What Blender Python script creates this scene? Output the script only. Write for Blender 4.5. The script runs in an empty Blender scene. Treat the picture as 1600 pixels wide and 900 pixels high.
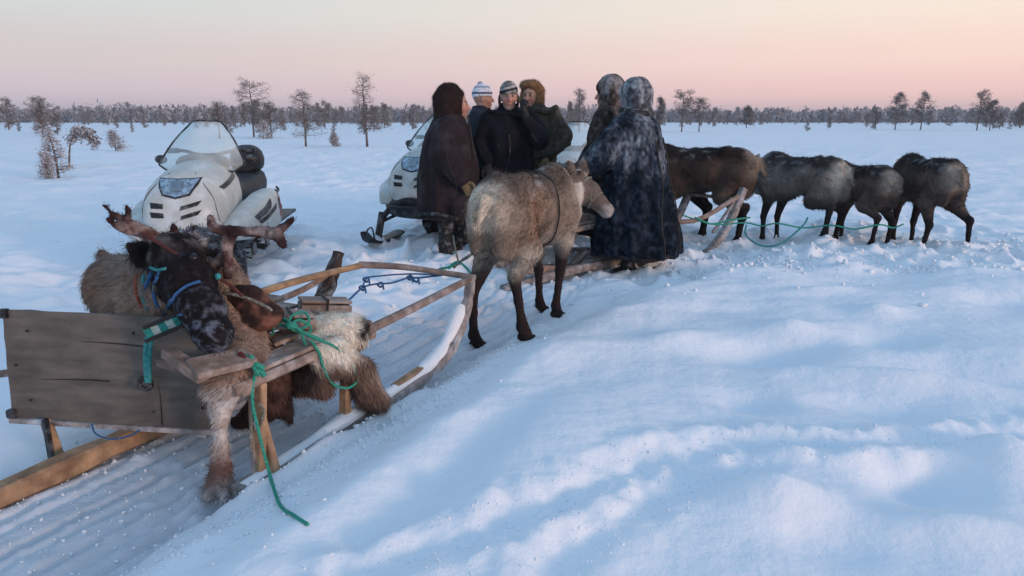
import bpy, bmesh, math, random
import numpy as np
from mathutils import Vector, Matrix
from mathutils.bvhtree import BVHTree

# ------------------------------------------------------------------ camera, sky, sun, exposure
scn = bpy.context.scene
C = scn.collection
H = 1.42                       # eye height above the packed snow of the sled track
F = 1100.0                     # focal length in photo pixels (1600 wide)
T = math.atan(265 / F)         # downward tilt
cam_data = bpy.data.cameras.new("camera")
cam_data.sensor_width = 36.0
cam_data.lens = 36.0 * F / 1600.0
cam_data.clip_start = 0.05
cam_data.clip_end = 6000
cam = bpy.data.objects.new("camera", cam_data)
C.objects.link(cam)
cam.location = (0, 0, H)
cam.rotation_euler = (math.pi / 2 - T, 0, 0)
scn.camera = cam

SUN_EL = math.radians(9.0)
SUN_AZ = math.radians(128.0)   # clockwise from +Y: to the right and a little behind the camera
world = bpy.data.worlds.new("World")
scn.world = world
world.use_nodes = True
wn, wl = world.node_tree.nodes, world.node_tree.links
wn.clear()
w_out = wn.new("ShaderNodeOutputWorld")
w_tc = wn.new("ShaderNodeTexCoord")
w_sep = wn.new("ShaderNodeSeparateXYZ")
wl.new(w_tc.outputs["Generated"], w_sep.inputs[0])

def w_ramp(stops):
    r = wn.new("ShaderNodeValToRGB")
    r.color_ramp.interpolation = 'EASE'
    e = r.color_ramp.elements
    e[0].position, e[0].color = stops[0][0], (*stops[0][1], 1)
    e[1].position, e[1].color = stops[-1][0], (*stops[-1][1], 1)
    for p, c in stops[1:-1]:
        n = e.new(p); n.color = (*c, 1)
    wl.new(w_sep.outputs["Z"], r.inputs[0])
    return r
# twilight bands: mauve at the horizon, pink, peach, then pale and blue overhead
ZEN = (0.285, 0.485, 0.77)
away = w_ramp([(0.0, (0.50, 0.45, 0.56)), (0.035, (0.60, 0.50, 0.60)), (0.075, (0.61, 0.52, 0.55)), (0.14, (0.60, 0.62, 0.62)),
               (0.24, (0.50, 0.62, 0.72)), (0.45, (0.37, 0.57, 0.82)), (1.0, ZEN)])
near = w_ramp([(0.0, (0.78, 0.52, 0.54)), (0.035, (0.96, 0.61, 0.58)), (0.075, (1.00, 0.71, 0.63)), (0.14, (0.99, 0.82, 0.69)),
               (0.24, (0.74, 0.74, 0.70)), (0.45, (0.42, 0.59, 0.79)), (1.0, ZEN)])
w_az = wn.new("ShaderNodeMapRange")
w_az.interpolation_type = 'SMOOTHSTEP'
w_az.inputs["From Min"].default_value = -0.75
w_az.inputs["From Max"].default_value = 0.75
wl.new(w_sep.outputs["X"], w_az.inputs["Value"])
w_mix = wn.new("ShaderNodeMix"); w_mix.data_type = 'RGBA'
wl.new(w_az.outputs[0], w_mix.inputs[0])
wl.new(away.outputs[0], w_mix.inputs[6])
wl.new(near.outputs[0], w_mix.inputs[7])
w_bg = wn.new("ShaderNodeBackground")
w_bg.inputs["Strength"].default_value = 0.92
wl.new(w_mix.outputs[2], w_bg.inputs["Color"])
w_sky = wn.new("ShaderNodeTexSky")
w_sky.sky_type = 'NISHITA'
w_sky.sun_disc = False
w_sky.sun_elevation = SUN_EL
w_sky.sun_rotation = SUN_AZ
w_bg2 = wn.new("ShaderNodeBackground")
w_bg2.inputs["Strength"].default_value = 0.02
wl.new(w_sky.outputs[0], w_bg2.inputs["Color"])
w_add = wn.new("ShaderNodeAddShader")
wl.new(w_bg.outputs[0], w_add.inputs[0])
wl.new(w_bg2.outputs[0], w_add.inputs[1])
wl.new(w_add.outputs[0], w_out.inputs["Surface"])

sun_data = bpy.data.lights.new("sun", 'SUN')
sun_data.energy = 1.55
sun_data.angle = math.radians(10)
sun_data.color = (1.0, 0.66, 0.52)
sun = bpy.data.objects.new("sun", sun_data)
C.objects.link(sun)
sdir = Vector((math.sin(SUN_AZ) * math.cos(SUN_EL), math.cos(SUN_AZ) * math.cos(SUN_EL), math.sin(SUN_EL)))
sun.rotation_euler = sdir.to_track_quat('Z', 'Y').to_euler()
scn.view_settings.view_transform = 'Standard'
scn.view_settings.look = 'None'
scn.view_settings.exposure = 0.08
scn.view_settings.gamma = 1.0

# ------------------------------------------------------------------ helpers
def ray(px, py):
    a = (px - 800) / F; b = (py - 450) / F
    return Vector((a, math.cos(T) - b * math.sin(T), -math.sin(T) - b * math.cos(T)))
def G(px, py, z=0.0):          # where a line of sight meets the height z
    d = ray(px, py); t = (z - H) / d.z
    return Vector((d.x * t, d.y * t, z))
def P(px, py, Y):              # the point of a line of sight at distance Y ahead
    d = ray(px, py); t = Y / d.y
    return Vector((d.x * t, Y, H + d.z * t))

_rng = np.random.RandomState(7)
_TAB = _rng.rand(32, 32, 32)
def vnoise(p, s=1.0, off=0.0):
    """smooth value noise, p (N,3) -> 0..1"""
    q = np.asarray(p, dtype=float) * s + off
    i = np.floor(q).astype(int); f = q - i
    f = f * f * (3 - 2 * f)
    r = 0
    for dx in (0, 1):
        for dy in (0, 1):
            for dz in (0, 1):
                w = (f[:, 0] if dx else 1 - f[:, 0]) * (f[:, 1] if dy else 1 - f[:, 1]) * (f[:, 2] if dz else 1 - f[:, 2])
                r = r + w * _TAB[(i[:, 0] + dx) % 32, (i[:, 1] + dy) % 32, (i[:, 2] + dz) % 32]
    return r
def fbm(p, s, n=3, off=0.0):
    r = 0; a = 1; t = 0
    for k in range(n):
        r = r + a * vnoise(p, s * 2 ** k, off + 17.3 * k); t += a; a *= 0.5
    return r / t
def sstep(a, b, x):
    t = np.clip((x - a) / (b - a), 0, 1)
    return t * t * (3 - 2 * t)
def lerp(a, b, t): return a + (b - a) * t
def mixc(c1, c2, t):
    t = np.asarray(t)[:, None]
    return np.asarray(c1) * (1 - t) + np.asarray(c2) * t

def tag(o, label=None, cat=None, group=None, kind=None):
    if label: o['label'] = label
    if cat: o['category'] = cat
    if group: o['group'] = group
    if kind: o['kind'] = kind
    return o
def thing(name, label, cat, loc=(0, 0, 0), rz=0.0, group=None):
    o = bpy.data.objects.new(name, None)
    o.empty_display_size = 0.1
    C.objects.link(o)
    o.location = loc; o.rotation_euler = (0, 0, rz)
    tag(o, label, cat, group)
    return o
def mesh_np(name, verts, faces, smooth=True, col=None):
    me = bpy.data.meshes.new(name)
    verts = np.asarray(verts, dtype=np.float32)
    if isinstance(faces, np.ndarray):
        n = faces.shape[1]
        me.vertices.add(len(verts)); me.vertices.foreach_set("co", verts.ravel())
        me.loops.add(faces.size); me.loops.foreach_set("vertex_index", faces.astype(np.int32).ravel())
        me.polygons.add(len(faces))
        me.polygons.foreach_set("loop_start", np.arange(0, faces.size, n, dtype=np.int32))
        me.polygons.foreach_set("loop_total", np.full(len(faces), n, dtype=np.int32))
        me.update(calc_edges=True)
    else:
        me.from_pydata([tuple(map(float, v)) for v in verts], [], faces)
        me.update()
    if smooth:
        me.polygons.foreach_set("use_smooth", np.ones(len(me.polygons), dtype=bool))
    if col is not None:
        a = me.color_attributes.new("Col", 'FLOAT_COLOR', 'POINT')
        c = np.ones((len(verts), 4), dtype=np.float32); c[:, :3] = col
        a.data.foreach_set("color", c.ravel())
    return me
def link(name, me, m, parent=None, loc=None):
    o = bpy.data.objects.new(name, me)
    if m is not None:
        me.materials.clear(); me.materials.append(m)
    C.objects.link(o)
    if parent is not None: o.parent = parent
    if loc is not None: o.location = loc
    return o
def copy_tree(o, parent=None, mats=None):
    c = o.copy(); C.objects.link(c); c.parent = parent
    for ch in list(o.children):
        copy_tree(ch, c)
    return c

# --- implicit-surface modelling: smooth union of tapered limbs and ellipsoids, meshed with surface nets
class Field:
    def __init__(s, lo, hi, vox):
        s.vox = vox; s.lo = np.array(lo, float)
        s.n = np.ceil((np.array(hi) - s.lo) / vox).astype(int) + 1
        s.ax = [s.lo[i] + vox * np.arange(s.n[i]) for i in range(3)]
        s.d = np.full(tuple(s.n), 1.0, dtype=np.float32)
    def _sub(s, lo, hi):
        sl = []
        for i in range(3):
            a = int(max(0, math.floor((lo[i] - s.lo[i]) / s.vox)))
            b = int(min(s.n[i], math.ceil((hi[i] - s.lo[i]) / s.vox) + 1))
            if b <= a: return None
            sl.append(slice(a, b))
        g = np.meshgrid(*[s.ax[i][sl[i]] for i in range(3)], indexing='ij')
        return tuple(sl), g
    def _merge(s, sl, d, k, sub=False):
        o = s.d[sl]
        if sub:
            d = -d
            h = np.maximum(k - np.abs(o - d), 0) / k
            s.d[sl] = np.maximum(o, d) + h * h * k * 0.25
        else:
            h = np.maximum(k - np.abs(o - d), 0) / k
            s.d[sl] = np.minimum(o, d) - h * h * k * 0.25
    def cone(s, a, b, ra, rb, k=0.04, sub=False):
        a = np.array(a, float); b = np.array(b, float)
        m = max(ra, rb) + k + 3 * s.vox
        r = s._sub(np.minimum(a, b) - m, np.maximum(a, b) + m)
        if r is None: return
        sl, (X, Y, Z) = r
        ab = b - a; L = max(ab @ ab, 1e-9)
        t = np.clip(((X - a[0]) * ab[0] + (Y - a[1]) * ab[1] + (Z - a[2]) * ab[2]) / L, 0, 1)
        d = np.sqrt((X - a[0] - t * ab[0]) ** 2 + (Y - a[1] - t * ab[1]) ** 2 + (Z - a[2] - t * ab[2]) ** 2) - (ra + (rb - ra) * t)
        s._merge(sl, d, k, sub)
    def chain(s, pts, rs, k=0.04, sub=False):
        for i in range(len(pts) - 1):
            s.cone(pts[i], pts[i + 1], rs[i], rs[i + 1], k, sub)
    def ell(s, c, r, k=0.04, rot=None, sub=False):
        c = np.array(c, float); r = np.array(r, float)
        m = max(r) + k + 3 * s.vox
        q = s._sub(c - m, c + m)
        if q is None: return
        sl, (X, Y, Z) = q
        X = X - c[0]; Y = Y - c[1]; Z = Z - c[2]
        if rot is not None:
            R = np.array(rot.to_3x3() if hasattr(rot, 'to_3x3') else rot).T
            X, Y, Z = (R[0, 0] * X + R[0, 1] * Y + R[0, 2] * Z, R[1, 0] * X + R[1, 1] * Y + R[1, 2] * Z, R[2, 0] * X + R[2, 1] * Y + R[2, 2] * Z)
        k0 = np.sqrt((X / r[0]) ** 2 + (Y / r[1]) ** 2 + (Z / r[2]) ** 2)
        k1 = np.sqrt((X / r[0] ** 2) ** 2 + (Y / r[1] ** 2) ** 2 + (Z / r[2] ** 2) ** 2)
        d = k0 * (k0 - 1) / np.maximum(k1, 1e-6)
        s._merge(sl, d, k, sub)
    def loft(s, secs, k=0.05, folds=0, amp=0.0, seed=0.0):
        """secs: (z, cx, cy, rx, ry) bottom to top; folds deepen towards the hem"""
        zs = [q[0] for q in secs]
        m = 0.1
        q = s._sub((s.ax[0][0], s.ax[1][0], zs[0] - m), (s.ax[0][-1], s.ax[1][-1], zs[-1] + m))
        sl, (X, Y, Z) = q
        A = [np.interp(Z, zs, [w[i] for w in secs]) for i in range(1, 5)]
        x = X - A[0]; y = Y - A[1]
        rho = np.sqrt((x / A[2]) ** 2 + (y / A[3]) ** 2)
        d = (rho - 1) * np.minimum(A[2], A[3])
        if folds:
            th = np.arctan2(y, x)
            t = np.clip((zs[-1] - Z) / (zs[-1] - zs[0]), 0, 1)
            d = d + amp * t * (np.sin(th * folds + seed + 2.0 * np.sin(Z * 3 + seed)) + 0.6 * np.sin(th * (folds * 1.7 // 1) + 2.1 * seed + Z * 4))
        d = np.maximum(d, np.maximum(zs[0] - Z, Z - zs[-1]))
        s._merge(sl, d.astype(np.float32), k)
    def shift(s, fn):
        X, Y, Z = np.meshgrid(*s.ax, indexing='ij')
        m = np.abs(s.d) < 0.08
        p = np.stack([X[m], Y[m], Z[m]], 1)
        s.d[m] += fn(p)
    def mesh(s, name, colfn=None):
        d = s.d; ins = d < 0
        n = d.shape
        cs = (n[0] - 1, n[1] - 1, n[2] - 1)
        acc = np.zeros(cs + (3,), np.float32); cnt = np.zeros(cs, np.float32)
        for axis in range(3):
            sa = [slice(None)] * 3; sb = [slice(None)] * 3
            sa[axis] = slice(0, -1); sb[axis] = slice(1, None)
            a = d[tuple(sa)]; b = d[tuple(sb)]
            cr = (a < 0) != (b < 0)
            t = np.where(cr, a / np.where(cr, a - b, 1), 0)
            o = [i for i in range(3) if i != axis]
            for u in (0, 1):
                for v in (0, 1):
                    sl = [slice(None)] * 3
                    sl[o[0]] = slice(u, u + cs[o[0]]); sl[o[1]] = slice(v, v + cs[o[1]])
                    c = cr[tuple(sl)]; tt = t[tuple(sl)]
                    cnt += c
                    acc[..., axis] += np.where(c, tt, 0)
                    acc[..., o[0]] += np.where(c, u, 0)
                    acc[..., o[1]] += np.where(c, v, 0)
        act = cnt > 0
        idx = -np.ones(cs, np.int64); idx[act] = np.arange(act.sum())
        ijk = np.argwhere(act)
        verts = s.lo + s.vox * (ijk + acc[act] / cnt[act][:, None])
        faces = []
        for axis in range(3):
            o = [(axis + 1) % 3, (axis + 2) % 3]
            sa = [slice(None)] * 3; sb = [slice(None)] * 3
            sa[axis] = slice(0, -1); sb[axis] = slice(1, None)
            for w in o:
                sa[w] = slice(1, -1); sb[w] = slice(1, -1)
            A = ins[tuple(sa)]; B = ins[tuple(sb)]
            for (cond, flip) in ((A & ~B, False), (~A & B, True)):
                e = np.argwhere(cond)
                if len(e) == 0: continue
                e = e.copy()
                for w in o: e[:, w] += 1
                def cell(du, dv):
                    q = e.copy(); q[:, o[0]] -= du; q[:, o[1]] -= dv
                    return idx[q[:, 0], q[:, 1], q[:, 2]]
                f = np.stack([cell(1, 1), cell(0, 1), cell(0, 0), cell(1, 0)], 1)
                if flip: f = f[:, ::-1]
                faces.append(f)
        faces = np.concatenate(faces)
        # two rounds of light smoothing
        for _ in range(1):
            sm = np.zeros_like(verts); ct = np.zeros(len(verts))
            for a, b in ((0, 1), (1, 2), (2, 3), (3, 0)):
                np.add.at(sm, faces[:, a], verts[faces[:, b]]); np.add.at(ct, faces[:, a], 1)
                np.add.at(sm, faces[:, b], verts[faces[:, a]]); np.add.at(ct, faces[:, b], 1)
            verts = 0.5 * verts + 0.5 * sm / np.maximum(ct, 1)[:, None]
        col = colfn(verts) if colfn else None
        return mesh_np(name, verts, faces, True, col)

def smooth_path(pts, n=6):
    pts = [Vector(p) for p in pts]
    if len(pts) < 3: 
        return [pts[0].lerp(pts[-1], i / n) for i in range(n + 1)]
    q = [pts[0] * 2 - pts[1]] + pts + [pts[-1] * 2 - pts[-2]]
    out = []
    for i in range(1, len(q) - 2):
        a, b, c, d = q[i - 1], q[i], q[i + 1], q[i + 2]
        for j in range(n):
            t = j / n
            out.append(0.5 * ((2 * b) + (c - a) * t + (2 * a - 5 * b + 4 * c - d) * t * t + (3 * b - a - 3 * c + d) * t ** 3))
    out.append(pts[-1])
    return out
class MB:
    """collects geometry for one mesh"""
    def __init__(s): s.v = []; s.f = []; s.c = []; s.uv = None
    def _col(s, n, col): s.c += [col or (1, 1, 1)] * n
    def tube(s, pts, r, sides=8, n=5, col=None, flat=1.0, twist=0.0, smoothp=True, up=None):
        path = smooth_path(pts, n) if smoothp else [Vector(p) for p in pts]
        N = len(path); b0 = len(s.v)
        rs = r if isinstance(r, (list, tuple)) else [r, r]
        upv = Vector(up) if up else Vector((0.13, 0.21, 1)).normalized()
        for i, p in enumerate(path):
            d = (path[min(i + 1, N - 1)] - path[max(i - 1, 0)])
            if d.length < 1e-9: d = Vector((0, 0, 1))
            d.normalize()
            a = d.cross(upv)
            if a.length < 1e-3: a = d.cross(Vector((1, 0, 0)))
            a.normalize(); b = a.cross(d)
            t = i / max(N - 1, 1) * (len(rs) - 1)
            k = min(int(t), len(rs) - 2); rr = rs[k] + (rs[k + 1] - rs[k]) * (t - k)
            for j in range(sides):
                th = 2 * math.pi * (j + 0.5) / sides + twist * i
                s.v.append(p + a * (math.cos(th) * rr) + b * (math.sin(th) * rr * flat))
        for i in range(N - 1):
            for j in range(sides):
                k = (j + 1) % sides
                s.f.append((b0 + i * sides + j, b0 + i * sides + k, b0 + (i + 1) * sides + k, b0 + (i + 1) * sides + j))
        s.f.append(tuple(b0 + j for j in range(sides))[::-1])
        s.f.append(tuple(b0 + (N - 1) * sides + j for j in range(sides)))
        s._col(N * sides, col)
        return s
    def bar(s, a, b, w, h, up=(0, 0, 1), taper=1.0, col=None, bev=0.15):
        """bevelled timber from a to b; w across, h along up"""
        a = Vector(a); b = Vector(b); d = (b - a).normalized()
        x = d.cross(Vector(up)).normalized(); y = x.cross(d)
        b0 = len(s.v); c = bev * min(w, h)
        prof = [(-w / 2 + c, -h / 2), (w / 2 - c, -h / 2), (w / 2, -h / 2 + c), (w / 2, h / 2 - c), (w / 2 - c, h / 2), (-w / 2 + c, h / 2), (-w / 2, h / 2 - c), (-w / 2, -h / 2 + c)]
        ends = [(a, 0.93), (a + d * c, 1.0), (b - d * c, 1.0 * taper), (b, 0.93 * taper)]
        for p, k in ends:
            for u, v in prof: s.v.append(p + x * u * k + y * v * k)
        for i in range(3):
            for j in range(8):
                k = (j + 1) % 8
                s.f.append((b0 + i * 8 + j, b0 + i * 8 + k, b0 + i * 8 + 8 + k, b0 + i * 8 + 8 + j))
        s.f.append(tuple(b0 + j for j in range(8))[::-1]); s.f.append(tuple(b0 + 24 + j for j in range(8)))
        s._col(32, col)
        return s
    def box(s, c, size, rot=None, bev=0.006, col=None):
        M = rot.to_3x3() if rot is not None else Matrix.Identity(3)
        c = Vector(c); sx, sy, sz = size
        return s.bar(c - M @ Vector((sx / 2, 0, 0)), c + M @ Vector((sx / 2, 0, 0)), sy, sz, up=M @ Vector((0, 0, 1)), bev=min(0.3, bev / max(min(sy, sz), 1e-4)), col=col)
    def ball(s, c, r, seg=10, rings=7, col=None, sc=(1, 1, 1)):
        b0 = len(s.v); c = Vector(c)
        s.v.append(c + Vector((0, 0, r * sc[2])))
        for i in range(1, rings):
            ph = math.pi * i / rings
            for j in range(seg):
                th = 2 * math.pi * j / seg
                s.v.append(c + Vector((r * sc[0] * math.sin(ph) * math.cos(th), r * sc[1] * math.sin(ph) * math.sin(th), r * sc[2] * math.cos(ph))))
        s.v.append(c - Vector((0, 0, r * sc[2])))
        for j in range(seg):
            s.f.append((b0, b0 + 1 + j, b0 + 1 + (j + 1) % seg))
        for i in range(rings - 2):
            for j in range(seg):
                k = (j + 1) % seg; a = b0 + 1 + i * seg
                s.f.append((a + j, a + seg + j, a + seg + k, a + k))
        e = len(s.v) - 1; a = b0 + 1 + (rings - 2) * seg
        for j in range(seg): s.f.append((e, a + (j + 1) % seg, a + j))
        s._col(e - b0 + 1, col)
        return s
    def rings(s, R, cap=True, col=None, closed=True):
        b0 = len(s.v); n = len(R[0])
        for r in R: s.v += [Vector(p) for p in r]
        for i in range(len(R) - 1):
            for j in range(n if closed else n - 1):
                k = (j + 1) % n
                s.f.append((b0 + i * n + j, b0 + i * n + k, b0 + (i + 1) * n + k, b0 + (i + 1) * n + j))
        if cap:
            s.f.append(tuple(b0 + j for j in range(n))[::-1]); s.f.append(tuple(b0 + (len(R) - 1) * n + j for j in range(n)))
        s._col(n * len(R), col)
        return s
    def mesh(s, name, smooth=True):
        return mesh_np(name, [tuple(v) for v in s.v], s.f, smooth, np.array(s.c) if any(c != (1, 1, 1) for c in s.c) else None)
    def build(s, name, m, parent=None, smooth=True):
        me = s.mesh(name, smooth)
        bm = bmesh.new(); bm.from_mesh(me); bmesh.ops.recalc_face_normals(bm, faces=bm.faces); bm.to_mesh(me); bm.free()
        if smooth:
            try: me.set_sharp_from_angle(angle=math.radians(38))
            except Exception: pass
        return link(name, me, m, parent)

def hair(name, me, n, length, width, flow, m, parent, seed=1, mask=None, lift=0.45, kill=None, colj=0.25):
    """short hairs as thin curved blades growing out of mesh me; flow(points)->unit directions"""
    rs = np.random.RandomState(seed)
    nv = len(me.vertices)
    co = np.empty(nv * 3, np.float32); me.vertices.foreach_get("co", co); co = co.reshape(-1, 3)
    no = np.array([v.normal[:] for v in me.vertices]) if nv < 0 else np.empty((nv, 3), np.float32)
    if nv:
        buf = np.empty(nv * 3, np.float32); me.vertex_normals.foreach_get("vector", buf); no = buf.reshape(-1, 3)
    cc = np.empty(nv * 4, np.float32); me.color_attributes["Col"].data.foreach_get("color", cc); cc = cc.reshape(-1, 4)[:, :3]
    w = mask(co) if mask is not None else np.ones(nv)
    w = np.clip(w, 0, None)
    pick = rs.choice(nv, n, p=w / w.sum())
    p = co[pick] + rs.normal(0, 0.006, (n, 3)); nn = no[pick]; c = cc[pick]
    f = flow(p)
    f = f - (f * nn).sum(1)[:, None] * nn
    f = f / np.maximum(np.linalg.norm(f, axis=1), 1e-4)[:, None]
    wob = np.stack([vnoise(p, 16, 1.1), vnoise(p, 16, 5.2), vnoise(p, 16, 9.3)], 1) - 0.5
    f = f + rs.normal(0, 0.20, (n, 3)) + wob * 1.3
    clump = 0.62 + 0.76 * vnoise(p, 34, 3.3)
    L = (length(p) if callable(length) else np.full(n, length)) * rs.uniform(0.6, 1.25, n)
    d1 = nn * lift + f; d1 /= np.linalg.norm(d1, axis=1)[:, None]
    d2 = nn * lift * 0.25 + f + np.array([0, 0, -0.25]); d2 /= np.linalg.norm(d2, axis=1)[:, None]
    side = np.cross(d1, nn); side /= np.maximum(np.linalg.norm(side, axis=1), 1e-4)[:, None]
    W = (width * rs.uniform(0.7, 1.3, n))[:, None]
    base = p - nn * 0.006
    mid = base + d1 * (L * 0.5)[:, None]; tip = mid + d2 * (L * 0.5)[:, None]
    V = np.stack([base - side * W, base + side * W, mid + side * W * 0.75, mid - side * W * 0.75, tip], 1).reshape(-1, 3)
    k = np.arange(n)[:, None] * 5
    F1 = np.concatenate([k + np.array([[0, 1, 2]]), k + np.array([[0, 2, 3]]), k + np.array([[3, 2, 4]])])
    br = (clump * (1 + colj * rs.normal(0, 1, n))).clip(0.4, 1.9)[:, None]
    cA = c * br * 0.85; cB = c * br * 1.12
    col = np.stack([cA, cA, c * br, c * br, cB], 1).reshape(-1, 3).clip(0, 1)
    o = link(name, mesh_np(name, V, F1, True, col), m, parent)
    o['kind'] = 'stuff'
    return o
# ------------------------------------------------------------------ materials
def nt(name):
    m = bpy.data.materials.new(name); m.use_nodes = True
    n = m.node_tree.nodes; l = m.node_tree.links
    return m, n, l, n["Principled BSDF"]
def mat(name, col, rough=0.6, metal=0.0, scale=20.0, var=0.25, bump=0.2, bscale=None, stretch=(1, 1, 1), attr=False, dirt=None, dirt_amt=0.5, dirt_scale=3.0, spec=0.4, frost=0.0, frost_scale=6.0, coords="Object"):
    m, n, l, b = nt(name)
    tc = n.new("ShaderNodeTexCoord"); mp = n.new("ShaderNodeMapping"); mp.inputs["Scale"].default_value = stretch
    l.new(tc.outputs[coords], mp.inputs[0])
    no = n.new("ShaderNodeTexNoise"); no.inputs["Scale"].default_value = scale; no.inputs["Detail"].default_value = 6
    l.new(mp.outputs[0], no.inputs["Vector"])
    mr = n.new("ShaderNodeMapRange"); mr.inputs["From Min"].default_value = 0.3; mr.inputs["From Max"].default_value = 0.7
    mr.inputs["To Min"].default_value = 1 - var; mr.inputs["To Max"].default_value = 1 + var
    l.new(no.outputs["Fac"], mr.inputs["Value"])
    mul = n.new("ShaderNodeMix"); mul.data_type = 'RGBA'; mul.blend_type = 'MULTIPLY'; mul.inputs[0].default_value = 1
    if attr:
        a = n.new("ShaderNodeVertexColor"); a.layer_name = "Col"; l.new(a.outputs[0], mul.inputs[6])
    else:
        mul.inputs[6].default_value = (*col, 1)
    l.new(mr.outputs[0], mul.inputs[7])
    out = mul.outputs[2]
    def over(c2, amt, sc, lo, hi, src):
        q = n.new("ShaderNodeTexNoise"); q.inputs["Scale"].default_value = sc; q.inputs["Detail"].default_value = 7; q.inputs["Roughness"].default_value = 0.65
        l.new(tc.outputs[coords], q.inputs["Vector"])
        r = n.new("ShaderNodeMapRange"); r.inputs["From Min"].default_value = lo; r.inputs["From Max"].default_value = hi; r.inputs["To Max"].default_value = amt
        l.new(q.outputs["Fac"], r.inputs["Value"])
        x = n.new("ShaderNodeMix"); x.data_type = 'RGBA'; x.inputs[7].default_value = (*c2, 1)
        l.new(r.outputs[0], x.inputs[0]); l.new(src, x.inputs[6])
        return x.outputs[2]
    if dirt: out = over(dirt, dirt_amt, dirt_scale, 0.48, 0.68, out)
    if frost: out = over((0.72, 0.77, 0.84), frost, frost_scale, 0.5, 0.78, out)
    l.new(out, b.inputs["Base Color"])
    b.inputs["Roughness"].default_value = rough; b.inputs["Metallic"].default_value = metal
    b.inputs["Specular IOR Level"].default_value = spec
    if bump:
        bu = n.new("ShaderNodeBump"); bu.inputs["Strength"].default_value = bump; bu.inputs["Distance"].default_value = 0.01
        if bscale:
            n2 = n.new("ShaderNodeTexNoise"); n2.inputs["Scale"].default_value = bscale; n2.inputs["Detail"].default_value = 4
            l.new(mp.outputs[0], n2.inputs["Vector"]); l.new(n2.outputs["Fac"], bu.inputs["Height"])
        else: l.new(no.outputs["Fac"], bu.inputs["Height"])
        l.new(bu.outputs[0], b.inputs["Normal"])
    return m

M = {}
M['fur'] = mat("reindeer_fur", (0, 0, 0), 0.92, scale=60, var=0.22, bump=0.35, attr=True, spec=0.12)
M['hair'] = mat("hair_blades", (0, 0, 0), 0.85, scale=25, var=0.12, bump=0, attr=True, spec=0.15)
M['velvet'] = mat("antler_velvet", (0, 0, 0), 0.9, scale=45, var=0.35, bump=0.6, attr=True, spec=0.15)
M['skin'] = mat("skin", (0, 0, 0), 0.55, scale=40, var=0.1, bump=0.05, attr=True, spec=0.4)
M['eye'] = mat("dark_eye", (0.012, 0.009, 0.008), 0.12, var=0, bump=0)
M['cloth_brown'] = mat("brown_coat_cloth", (0.024, 0.017, 0.020), 0.88, scale=9, var=0.3, bump=0.25, bscale=70, frost=0.05, frost_scale=5, spec=0.15)
M['cloth_black'] = mat("black_jacket_cloth", (0.010, 0.011, 0.016), 0.85, scale=9, var=0.35, bump=0.25, bscale=60, spec=0.12)
M['cloth_blue'] = mat("slate_blue_jacket", (0.022, 0.03, 0.045), 0.8, scale=9, var=0.3, bump=0.25, bscale=60, spec=0.15)
M['cloth_olive'] = mat("olive_brown_coat", (0.06, 0.052, 0.04), 0.9, scale=14, var=0.4, bump=0.4, bscale=50, spec=0.1, frost=0.12, frost_scale=12)
M['coat_frost'] = mat("frosted_coat", (0, 0, 0), 0.92, scale=30, var=0.4, bump=0.45, bscale=60, attr=True, spec=0.08)
M['glove_tan'] = mat("tan_leather", (0.16, 0.115, 0.06), 0.75, scale=30, var=0.3, bump=0.3)
M['glove_black'] = mat("black_glove", (0.012, 0.012, 0.014), 0.7, scale=30, var=0.3, bump=0.3)
M['boot'] = mat("dark_fur_boot", (0.014, 0.013, 0.014), 0.9, scale=30, var=0.4, bump=0.5, frost=0.35, frost_scale=14)
M['wood_grey'] = mat("weathered_plywood", (0.135, 0.115, 0.100), 0.85, scale=3.2, var=0.3, bump=0.3, stretch=(1.8, 1, 7), dirt=(0.05, 0.04, 0.037), dirt_amt=0.6, dirt_scale=2.6, bscale=6)
M['wood_raw'] = mat("raw_spruce", (0.36, 0.225, 0.13), 0.75, scale=5, var=0.4, bump=0.4, bscale=14, stretch=(3, 3, 3), dirt=(0.16, 0.075, 0.04), dirt_amt=0.6, dirt_scale=5)
M['wood_old'] = mat("old_sled_wood", (0.25, 0.18, 0.145), 0.85, scale=7, var=0.4, bump=0.4, bscale=18, stretch=(2, 2, 2), dirt=(0.08, 0.06, 0.055), dirt_amt=0.6, frost=0.35, frost_scale=7)
M['wood_frost'] = mat("frosted_bark_wood", (0.27, 0.235, 0.225), 0.9, scale=16, var=0.5, bump=0.6, frost=0.95, frost_scale=9)
M['wood_dark'] = mat('dark_bark_wood', (0.045, 0.032, 0.028), 0.9, scale=16, var=0.5, bump=0.6, frost=0.55, frost_scale=9)
M['rope_green'] = mat("green_rope", (0.03, 0.27, 0.19), 0.8, scale=120, var=0.4, bump=0.6)
M['rope_teal'] = mat("teal_strap", (0.035, 0.23, 0.24), 0.8, scale=90, var=0.35, bump=0.5)
M['rope_blue'] = mat("blue_rope", (0.03, 0.10, 0.24), 0.8, scale=120, var=0.4, bump=0.5)
M['rope_grey'] = mat("grey_rope", (0.16, 0.15, 0.12), 0.9, scale=120, var=0.5, bump=0.6, frost=0.5, frost_scale=30)
M['rope_red'] = mat("red_strap", (0.08, 0.018, 0.016), 0.8, scale=60, var=0.4, bump=0.4)
M['strap_orange'] = mat("rust_strap", (0.30, 0.07, 0.035), 0.8, scale=60, var=0.3, bump=0.3)
M['leather'] = mat("dark_leather", (0.018, 0.015, 0.014), 0.6, scale=30, var=0.3, bump=0.3)
M['metal_dark'] = mat("dark_metal", (0.03, 0.03, 0.033), 0.45, metal=0.6, scale=20, var=0.3, bump=0.1, frost=0.3, frost_scale=12)
M['metal_grey'] = mat("grey_metal", (0.3, 0.31, 0.33), 0.35, metal=0.9, scale=20, var=0.2, bump=0.05)
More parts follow.
